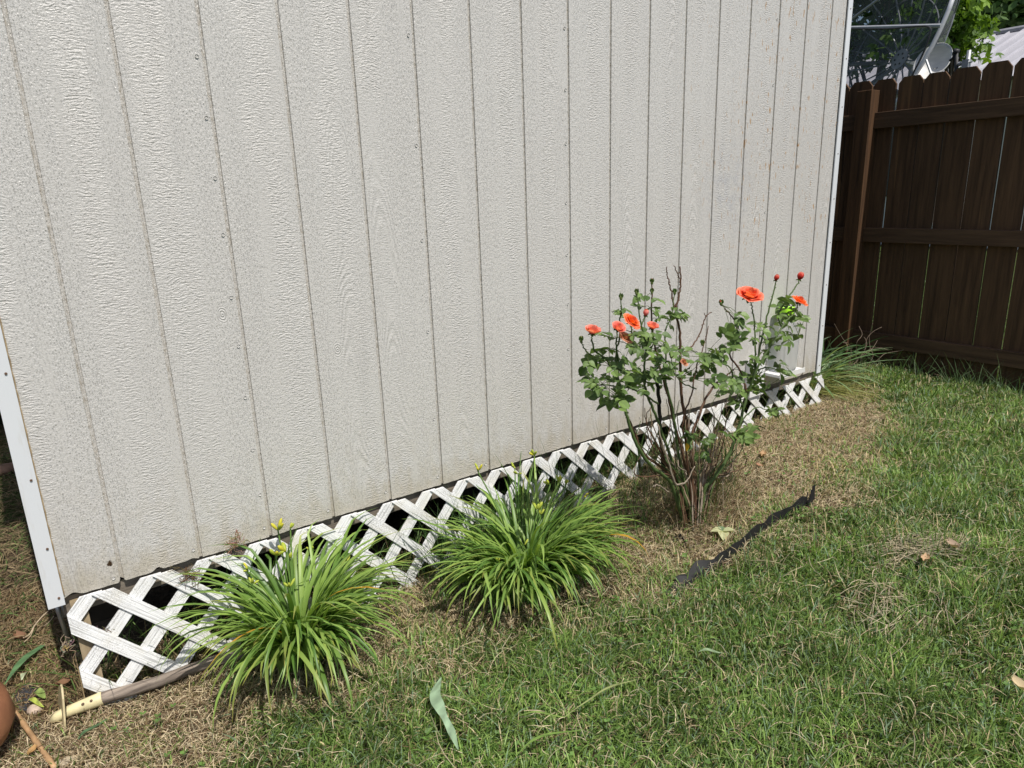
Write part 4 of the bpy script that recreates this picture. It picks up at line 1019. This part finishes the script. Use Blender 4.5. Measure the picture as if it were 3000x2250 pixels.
# black edging strip
eg = [(1953, 1748), (2005, 1742), (2055, 1712), (2095, 1680), (2135, 1650), (2180, 1613), (2225, 1576), (2270, 1545), (2315, 1519), (2350, 1497), (2366, 1487)]
def edging(pts, hs, flat, label, parent=None):
    P_ = np.array(cat_rom([atg(px, py, .004) for px, py in pts], 8)); K = len(P_); tt = np.linspace(0, 1, K)
    h_ = np.interp(tt, np.linspace(0, 1, len(hs)), hs); fl = np.interp(tt, [0, .25, .4, 1], [flat, flat*.7, .25, .1])
    T = np.gradient(P_, axis=0); T /= np.linalg.norm(T, axis=1, keepdims=True); out = np.cross(T, [0, 0, 1.])
    out = -out
    sc_ = 1+.25*np.abs(np.sin(tt*math.pi*6.2))-.12+.05*np.sin(tt*57)
    wav = .003*np.sin(tt*30)
    top = P_+np.array([0, 0, 1.])*(h_*np.cos(fl)*sc_)[:, None]+out*(h_*np.sin(fl)*sc_)[:, None]+out*wav[:, None]
    mid = P_*.5+top*.5+out*.002; bot = P_-np.array([0, 0, .02])
    V = []; F = []
    for off in (0, .0018):
        for r_ in (bot, mid, top): V += [p_+out[i]*off for i, p_ in enumerate(r_)]
    def I(l, r_, i): return l*3*K+r_*K+i
    for i in range(K-1):
        for r_ in range(2):
            F.append((I(0, r_, i), I(0, r_, i+1), I(0, r_+1, i+1), I(0, r_+1, i))); F.append((I(1, r_, i+1), I(1, r_, i), I(1, r_+1, i), I(1, r_+1, i+1)))
        F.append((I(0, 2, i), I(0, 2, i+1), I(1, 2, i+1), I(1, 2, i)))
    mb = MB(); mb.add(V, F); return mb.build('edging_strip', M['blackplastic'], parent, False)
tag(edging(eg, [.02, .058, .062, .048, .044, .043, .047, .045, .048, .045, .060], 1.1, ''), 'long wavy black plastic edging strip standing in the straw', 'edging', 'black lawn edging')
tag(edging([(2368, 1492), (2379, 1482), (2388, 1470)], [.03, .04, .07], .1, ''), 'short torn tip of black edging at the upper end of the strip', 'edging', 'black lawn edging')
tag(edging([(1968, 1580), (1990, 1588), (2010, 1598)], [.01, .03, .012], .9, ''), 'small black plastic scrap in the straw below the rose bush', 'edging', 'black lawn edging')
# pale seedling
p = atg(2118, 1566, .012); seed = empty('seedling', tuple(p), 'small weed with three pale yellow leaves beside the black edging strip', 'weed')
mb = MB()
def dirpx(dx, dy): return atg(2118+dx, 1560+dy, .02)-atg(2118, 1560, .02)
for dx, dy, L_, c in ((-28, 4, .044, (.52, .54, .30)), (26, 2, .040, (.50, .53, .30)), (2, 34, .050, (.54, .55, .32)), (-18, -18, .032, (.20, .30, .18))):
    leaflet(mb, p+np.array([0, 0, .014]), dirpx(dx, dy)+np.array([0, 0, .01]), np.array([0, -.1, 1.]), L_, c)
mb.build('leaves', M['lily'], seed, color=True)
mb = MB(); mb.tube([p-np.array([0, 0, .01]), p+np.array([0, 0, .015]), p+np.array([.002, .002, .035])], [.0015, .0013, .0008], 5); mb.build('stem', simple('weed_stem', (.2, .25, .08)), seed)

# ------------------------------------------------------------------ shelf and container on the wall behind the roses
shelf = empty('wall_shelf', (2.9, 0, .1), 'white plastic bracket shelf on the wall behind the right side of the rose bush', 'shelf')
mb = MB(); mb.box((2.745, -.035, -.02), (2.855, -.004, .15)); mb.build('channel', simple('white_pvc', (.70, .70, .69), .35, .05), shelf)
mb = MB(); mb.box((2.86, -.115, .075), (3.075, -.004, .088)); mb.box((2.86, -.118, .070), (3.075, -.1155, .094)); mb.build('shelf_board', simple('white_pvc_board', (.68, .68, .66), .35, .05), shelf)
glm = NT('clear_plastic'); glm.set((.80, .82, .82), .3); glm.b.inputs['Transmission Weight'].default_value = .85; glm.b.inputs['IOR'].default_value = 1.2
ct = empty('plastic_container', (2.97, -.055, .089), 'clear plastic container with lime green lid standing on the white shelf', 'container')
mb = MB(); cx_, cy_ = 2.965, -.058
def rr_prof(w, d, r, n_=5):
    out = []
    for sx_, sy_, a0 in ((1, 1, 0), (-1, 1, 90), (-1, -1, 180), (1, -1, 270)):
        for k in range(n_): a_ = math.radians(a0+90*k/(n_-1)); out.append((sx_*(w/2-r)+r*math.cos(a_), sy_*(d/2-r)+r*math.sin(a_)))
    return out
rings = [(.12, .09, 0.0), (.128, .098, .02), (.130, .10, .17), (.115, .09, .215), (.07, .06, .25), (.058, .052, .262)]
vs = []; K = None
for w_, d2_, z_ in rings:
    q = rr_prof(w_, d2_, .018); K = len(q); vs += [(cx_+a_, cy_+b_, .0895+z_) for a_, b_ in q]
fs = [(i*K+j, i*K+(j+1) % K, (i+1)*K+(j+1) % K, (i+1)*K+j) for i in range(len(rings)-1) for j in range(K)]+[tuple(range(K))[::-1]]
mb.add(vs, fs); mb.build('body', glm.m, ct, True)
mb = MB(); q = rr_prof(.078, .066, .02); vs = []
for z_ in (.0, .055): vs += [(cx_+a_, cy_+b_, .352+z_) for a_, b_ in q]
mb.add(vs, [(j, (j+1) % K, K+(j+1) % K, K+j) for j in range(K)]+[tuple(range(K))[::-1], tuple(range(K, 2*K))]); mb.build('lid', simple('lime_green_plastic', (.42, .85, .04), .35, .04), ct)

# ------------------------------------------------------------------ strap plants between shed and fence
def strap_plant(cx, cy, n_, Lr, w, azc, azs, c0, c1, label, name, curlr=(1.2, 2.2), group=None, spread=.05, lean0=.5):
    root = empty(name, (cx, cy, float(ground_z(cx, cy))), label, 'plant', group); K = 10
    az = RNG.normal(azc, azs, n_); L = RNG.uniform(*Lr, n_); t = RNG.uniform(0, 1, n_)[:, None]
    x = RNG.normal(cx, spread, n_); y = RNG.normal(cy, spread, n_)
    P_, Wd, side, c = blades(x, y, ground_z(x, y), L, w*RNG.uniform(.7, 1.2, n_), az, np.abs(RNG.normal(lean0, .25, n_)), RNG.uniform(*curlr, n_), np.array(c0)*(1-t)+np.array(c1)*t, K=K)
    P_[:, :, 2] = np.maximum(P_[:, :, 2], ground_z(P_[:, :, 0], P_[:, :, 1])+.02)
    V, F, C = ribbons(P_, Wd, side, c, .1); np_mesh('leaves', V, F, C, M['lily'], root, True)
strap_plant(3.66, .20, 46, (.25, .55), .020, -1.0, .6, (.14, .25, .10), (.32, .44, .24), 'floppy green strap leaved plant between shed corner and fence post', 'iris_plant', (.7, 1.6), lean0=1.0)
strap_plant(3.9, .30, 22, (.2, .42), .018, -.9, .6, (.05, .10, .04), (.12, .2, .09), 'strap leaved plant coloured dark for shade at the foot of the fence post', 'iris_plant', (1.0, 2.0))  # darker leaf colours imitate shade on this copy of the plant
strap_plant(3.55, .12, 300, (.15, .42), .0035, -1.15, .45, (.22, .24, .07), (.46, .44, .18), 'flattened yellow green long grass beside the right shed corner', 'grass_clump', (.5, 1.2), spread=.07, lean0=1.15)
# twiggy weed at post
mb = MB()
for k in range(9):
    s0 = np.array([random.uniform(3.85, 4.1), random.uniform(.05, .2), -.13]); pts = [s0]; d0 = np.array([random.gauss(0, .3), random.gauss(0, .3), 1.])
    for j in range(6): d0 = d0+RNG.normal(0, .35, 3); d0 /= np.linalg.norm(d0); pts.append(pts[-1]+d0*.055)
    for q_ in pts: q_[2] = max(q_[2], -.14); q_[0] = min(q_[0], 4.2)
    mb.tube(cat_rom(pts, 4), .0018, 5)
tag(mb.build('dry_weed', simple('grey_brown_stem', (.14, .10, .07), .8, .3), None, True), 'tangled dry stems leaning on the fence by its post', 'dry weeds')

# ------------------------------------------------------------------ beyond the fence
# satellite dish, mesh type
HUBD = 9.5
hub = CAM+ray(2636, 174)*HUBD
def cv(a, b, c): v_ = a*RV+b*UV-c*FV; return v_/np.linalg.norm(v_)
AX = cv(-.942, .1657, .2918)
dish = empty('mesh_satellite_dish', tuple(hub-np.array([0, 0, hub[2]+.13])), 'large see through mesh satellite dish standing behind the fence', 'satellite dish')
AXv = Vector(AX); qd = AXv.to_track_quat('Z', 'Y'); RD = 1.92; hD = 1.147
def dp(r, th): z = hD*(r/RD)**2; return np.array(hub)+np.array(qd @ Vector((r*math.cos(th), r*math.sin(th), z)))
mm = NT('dish_mesh_screen'); mm.set((.14, .145, .155), .5, Metallic=.3)
trn = mm.n('ShaderNodeBsdfTransparent'); mx = mm.n('ShaderNodeMixShader'); mx.inputs[0].default_value = .46
mm.L(trn.outputs[0], mx.inputs[1]); mm.L(mm.b.outputs[0], mx.inputs[2]); mm.L(mx.outputs[0], mm.out.inputs[0])
mb = MB(); NR, NA = 14, 72; vs = [dp(.1+(RD-.1)*i/NR, 2*math.pi*j/NA) for i in range(NR+1) for j in range(NA)]
mb.add(vs, [(i*NA+j, i*NA+(j+1) % NA, (i+1)*NA+(j+1) % NA, (i+1)*NA+j) for i in range(NR) for j in range(NA)]); mb.build('mesh_reflector', mm.m, dish, True)
alum = simple('dull_aluminium', (.24, .25, .28), .5, .15, metal=.3)
for k in range(18):
    th = 2*math.pi*k/18+.1; mb = MB(); mb.tube([dp(r_, th)-AX*.012 for r_ in np.linspace(.1, RD, 9)], .011, 5); mb.build('rib', alum, dish)
for rr_ in (.62, 1.12):
    mb = MB(); mb.tube([dp(RD*rr_/1.62, 2*math.pi*j/48)-AX*.012 for j in range(49)], .008, 5); mb.build('ring', alum, dish)
mb = MB(); mb.tube([dp(RD, 2*math.pi*j/72) for j in range(73)], .026, 6); mb.build('rim', simple('light_aluminium', (.42, .43, .46), .5, .1), dish, True)
mb = MB()
vs = [np.array(hub)+np.array(qd @ Vector((.135*math.cos(t_), .135*math.sin(t_), z_))) for z_ in (-.01, .012) for t_ in np.linspace(0, 2*math.pi, 33)[:-1]]
mb.add(vs, [tuple(range(32))[::-1], tuple(range(32, 64))]+[(i, (i+1) % 32, 32+(i+1) % 32, 32+i) for i in range(32)]); hp = mb.build('hub_plate', simple('hub_grey', (.22, .225, .24), .6, .1), dish)
mb = MB()
for k in range(6):
    a_ = k*1.047; c_ = np.array(hub)+np.array(qd @ Vector((.075*math.cos(a_), .075*math.sin(a_), .014))); mb.tube([c_, c_+AX*.004], .014, 8)
mb.build('bolt', M['darkmetal'], hp)
feed = np.array(hub)+AX*1.15
for k in range(3):
    th = 2*math.pi*k/3+.35; mb = MB(); mb.tube([dp(RD*.98, th), feed], .016, 6); mb.build('feed_strut', simple('strut_grey', (.30, .30, .31), .5, .1), dish)
mb = MB(); mb.tube([feed-AX*.12, feed+AX*.12], [.09, .07], 12); mb.build('feed_horn', simple('feed_white', (.5, .5, .5), .5, .1), dish)
pr = atx(2760, 75, hub[0]-.7); pl_ = pr+np.array([-.2, 2.4, -.05])
mb = MB(); mb.tube([atx(2757, 75, 9.0-0.6), atx(2480, 82, 9.0-0.6)], .022, 8); mb.build('brace', simple('brace_grey', (.30, .31, .33), .5, .1), dish)
cabl = [atx(px, py, 8.3) for px, py in ((2480, 84), (2600, 84), (2690, 77), (2722, 80), (2724, 100), (2705, 155), (2678, 210), (2660, 250))]
mb = MB(); mb.tube(cat_rom(cabl, 5), .010, 6); mb.build('cable', M['darkmetal'], dish)
post_b = np.array(hub)-AX*.25
mb = MB(); mb.tube([(post_b[0], post_b[1], -.3), tuple(post_b)], .06, 10); mb.tube([tuple(post_b), tuple(hub)], .05, 8); mb.build('mast', M['steel'], dish)
for a_, b_ in (((2475, 190), (2600, 182)), ((2530, 262), (2615, 200))):
    mb = MB(); mb.tube([atx(*a_, hub[0]+.3), atx(*b_, hub[0]+.3)], .03, 8); mb.build('support_arm', alum, dish)
# small solid dish
sdish = empty('small_satellite_dish', tuple(atx(2755, 195, 8.6)-np.array([0, 0, 1.7])), 'small off white solid satellite dish beside the large mesh dish', 'satellite dish')
c0 = atx(2742, 197, 8.6); ax2 = Vector(cv(-.70, .28, .62)); q2 = ax2.to_track_quat('Z', 'Y'); mb = MB(); NR, NA = 8, 40; vs = []
for sgn in (0, -.012):
    for i in range(NR+1):
        for j in range(NA):
            r_ = .19*i/NR+.001; t_ = 2*math.pi*j/NA; vs.append(np.array(c0)+np.array(q2 @ Vector((r_*math.cos(t_), r_*1.12*math.sin(t_), .12*(i/NR)**2+sgn))))
n1 = (NR+1)*NA
fs = [(i*NA+j, i*NA+(j+1) % NA, (i+1)*NA+(j+1) % NA, (i+1)*NA+j) for i in range(NR) for j in range(NA)]
mb.add(vs, fs+[tuple(a_+n1 for a_ in f[::-1]) for f in fs]+[(NR*NA+j, NR*NA+(j+1) % NA, n1+NR*NA+(j+1) % NA, n1+NR*NA+j) for j in range(NA)])
mb.build('reflector', simple('off_white_dish', (.60, .59, .57), .5, .12, (6, 6, 30)), sdish, True)
mb = MB(); mb.tube([tuple(c0), (c0[0]+.1, c0[1], c0[2]-.3), (c0[0]+.1, c0[1], -.3)], .025, 8); mb.tube([atx(2713, 175, 8.4), atx(2722, 200, 8.4), atx(2735, 235, 8.4)], .014, 6); mb.build('mount', M['steel'], sdish)
# black gooseneck pipe and grey mast
X5 = 4.9
vp = [atx(2802, 215, X5), atx(2802, 155, X5)]
mb = MB(); mb.tube([vp[0]-np.array([0, 0, 1.9])]+vp, .011, 8); mb.tube(cat_rom([atx(2802, 156, X5), atx(2806, 150, X5), atx(2795, 152, X5), atx(2793, 168, X5), atx(2782, 178, X5)], 4), .008, 8); mb.tube([atx(2795, 150, X5), atx(2808, 152, X5)], .017, 8)
tag(mb.build('bent_pipe', M['darkmetal'], None, True), 'thin black bent pipe rising behind the fence beside the small dish', 'pipe')
mast = empty('antenna_mast', tuple(atx(2835, 190, X5)-np.array([0, 0, 1.8])), 'short grey metal mast with clamp and bolt behind the fence pickets', 'mast')
mb = MB(); mb.tube([atx(2840, 200, X5)-np.array([0, 0, 1.8]), atx(2840, 147, X5)], .012, 10); mb.build('pole', M['steel'], mast, True)
mb = MB(); a_ = atx(2831, 188, X5); mb.box(a_-np.array([.02, .018, .04]), a_+np.array([.02, .018, .025])); mb.tube([atx(2808, 188, X5), atx(2848, 180, X5)], .007, 8); mb.tube([atx(2808, 188, X5), atx(2816, 187, X5)], .014, 8); mb.build('clamp', M['steel'], mast)
# house with ribbed metal roof
house = empty('metal_roofed_house', (15.4, 3, -.15), 'white house with pale ribbed metal roof behind the fence', 'house')
rx, rz, ex, ez, y0, y1 = 15.42, 3.5, 12.5, 2.42, -8., 8.2
rm = NT('pale_metal_roof'); rm.set((.50, .47, .49), .45, Metallic=.1); f_ = rm.noise(rm.scale(rm.coord(), (2, 8, 2)), 1, 4); rm.set(rm.ramp(f_, [(.3, (.38, .37, .40)), (.7, (.46, .45, .48))]), .45); 
mb = MB(); sl = np.array([rx-ex, 0, rz-ez]); sl /= np.linalg.norm(sl); nr = np.array([-sl[2], 0, sl[0]])
mb.add([(ex, y0, ez), (rx, y0, rz), (rx, y1, rz), (ex, y1, ez), (2*rx-ex, y0, ez), (2*rx-ex, y1, ez)], [(0, 1, 2, 3), (1, 4, 5, 2)]); roof = mb.build('roof', rm.m, house)
y = y0+.1
mb = MB()
while y < y1:
    A_, B_ = np.array([ex, y, ez]), np.array([rx, y, rz])
    poly = [(-.022, .001), (-.010, .03), (.010, .03), (.022, .001)]
    vs = [P0+nr*h_+np.array([0, dy_, 0]) for P0 in (A_, B_) for dy_, h_ in poly]
    mb.add(vs, [(0, 1, 5, 4), (1, 2, 6, 5), (2, 3, 7, 6)]); y += .23
mb.build('roof_ribs', rm.m, roof)
mb = MB(); mb.tube([(rx, y0, rz+.03), (rx, y1, rz+.03)], .055, 8); mb.build('ridge_cap', simple('ridge_grey', (.25, .25, .27), .5, .1), roof)
mb = MB(); mb.box((ex+.4, y0+.3, -.3), (2*rx-ex-.4, y1-.3, ez-.02)); mb.prism([(ex+.4, ez-.02), (2*rx-ex-.4, ez-.02), (rx, rz-.1)], 'y', y0+.3, y1-.3); mb.build('wall', simple('white_house_wall', (.80, .80, .78), .7, .06), house)
for yy in (-3.5, 0.5, 4.5):
    mb = MB(); mb.box((ex+.36, yy-.55, .7), (ex+.396, yy+.55, 1.9)); mb.build('window', simple('dark_window', (.04, .05, .06), .15, .1), house)
# grey deck behind the shed at the left
dk = empty('grey_outbuilding', (-.6, 3.0, -.34), 'low grey board building far behind the left shed corner', 'building')
for k in range(12):
    z_ = -.10+k*.19; mb = MB(); mb.box((-3.5, 2.95+(k % 2)*.003, z_), (-.05, 2.98, z_+.182)); mb.build('board', woodmat('grey_board_%d' % k, (.16, .16, .16), (.27, .27, .27), 'x') if k == 0 else bpy.data.materials['grey_board_0'], dk)
mb = MB(); mb.box((-3.5, 2.99, -.16), (-.05, 5.5, 2.2)); mb.build('core', simple('dark_core', (.05, .05, .05)), dk)
mb = MB(); mb.prism([(2.85, 2.2), (5.6, 2.2), (4.2, 2.9)], 'x', -3.6, .05); mb.build('roof', simple('grey_shingle', (.15, .15, .15), .9), dk)
# trees
def tree(name, base, H, crown_c, crown_r, nleaf, lsize, c0, c1, label, clumps=26, seed=1, trunk_r=.18, lobed=False):
    rng = np.random.default_rng(seed); random.seed(seed)
    root = empty(name, tuple(base), label, 'tree'); base = np.array(base, float); cc = np.array(crown_c, float); cr = np.array(crown_r, float)
    mb = MB(); topc = np.array([cc[0], cc[1], cc[2]+cr[2]*.3])
    tr = cat_rom([base, base*.6+topc*.4+rng.normal(0, .15, 3), topc], 5); mb.tube(tr, list(np.linspace(trunk_r, trunk_r*.25, len(tr))), 9)
    cl = []
    for k in range(clumps):
        v_ = rng.normal(0, 1, 3); v_ /= np.linalg.norm(v_); c_ = cc+v_*cr*rng.uniform(.45, .95); cl.append(c_)
        s0 = tr[rng.integers(len(tr)//3, len(tr)-1)]; m_ = (s0+c_)/2+np.array([0, 0, .15])
        mb.tube(cat_rom([s0, m_, c_], 3), list(np.linspace(trunk_r*.22, .012, 7)), 5)
    mb.build('trunk', M['trunk'], root, True)
    cl = np.array(cl); w_ = rng.uniform(.5, 1.3, len(cl))
    ci = rng.choice(len(cl), nleaf, p=w_/w_.sum()); rad = cr.mean()*.36
    P_ = cl[ci]+rng.normal(0, 1, (nleaf, 3))*rad*.55*np.array([1, 1, .7])
    d = rng.normal(0, 1, (nleaf, 3)); d[:, 2] -= .5; d /= np.linalg.norm(d, axis=1, keepdims=True)
    s_ = np.cross(d, rng.normal(0, 1, (nleaf, 3))); s_ /= np.linalg.norm(s_, axis=1, keepdims=True)
    L = lsize*rng.uniform(.6, 1.3, nleaf); t = rng.uniform(0, 1, nleaf)[:, None]
    c = (np.array(c0)*(1-t)+np.array(c1)*t)
    if lobed:      # star-like leaves: three crossing pointed lobes
        st = []
        for ang in (-.95, 0., .95):
            dd = d*math.cos(ang)+s_*math.sin(ang); ss = -d*math.sin(ang)+s_*math.cos(ang); tt = np.linspace(0, 1, 4)[None, :, None]
            PP = P_[:, None]+dd[:, None]*L[:, None, None]*tt*(1 if ang == 0 else .85)
            add_rib(st, (PP, L[:, None]*np.array([.10, .42, .26, .02])[None], ss, c))
        finish(st, 'crown', M['tree_leaf'], parent=root)
    else:
        tt = np.linspace(0, 1, 3)[None, :, None]; PP = P_[:, None]+d[:, None]*L[:, None, None]*tt
        V, F, C = ribbons(PP, L[:, None]*np.array([.2, .65, .1])[None], s_, c); np_mesh('crown', V, F, C, M['tree_leaf'], root)
    random.seed(seed+100)
def spot(px, py, X): return atx(px, py, X)
p = spot(2560, 40, 11.0); tree('maple_tree', (p[0]+.3, p[1]+.8, -.15), 7, (p[0], p[1], p[2]+1.0), (1.0, 1.35, 1.9), 4600, .12, (.025, .06, .018), (.10, .18, .03), 'leafy maple seen through the large mesh dish', 17, 3, .09, True)
p = spot(2790, 60, 11.5); tree('maple_tree', (p[0]+.3, p[1]+.2, -.15), 6, (p[0], p[1], p[2]+.4), (.6, .55, 1.3), 2600, .12, (.07, .14, .02), (.20, .32, .04), 'sunlit yellow green maple between the large dish and the metal roof', 14, 5, .09, True)
p = spot(2965, 10, 24.); tree('oak_tree', (p[0], p[1], -.15), 14, (p[0], p[1], p[2]+1.5), (3, 2.2, 3.8), 26000, .24, (.022, .055, .018), (.06, .12, .03), 'dense dark green tree rising behind the metal roof ridge', 44, 8, .3)
p = spot(3110, 20, 22.); tree('oak_tree', (p[0], p[1], -.15), 14, (p[0], p[1], p[2]+1.5), (3, 2.2, 3.6), 24000, .24, (.035, .08, .025), (.11, .19, .05), 'brighter green tree at the upper right corner above the metal roof', 44, 9, .3)
p = spot(2490, 185, 20.); tree('oak_tree', (p[0], p[1], -.15), 10, (p[0], p[1], p[2]), (1.2, 1.0, .8), 3500, .22, (.025, .055, .02), (.06, .11, .03), 'dark low tree behind the shed end, left of the dish hub', 34, 11, .25)
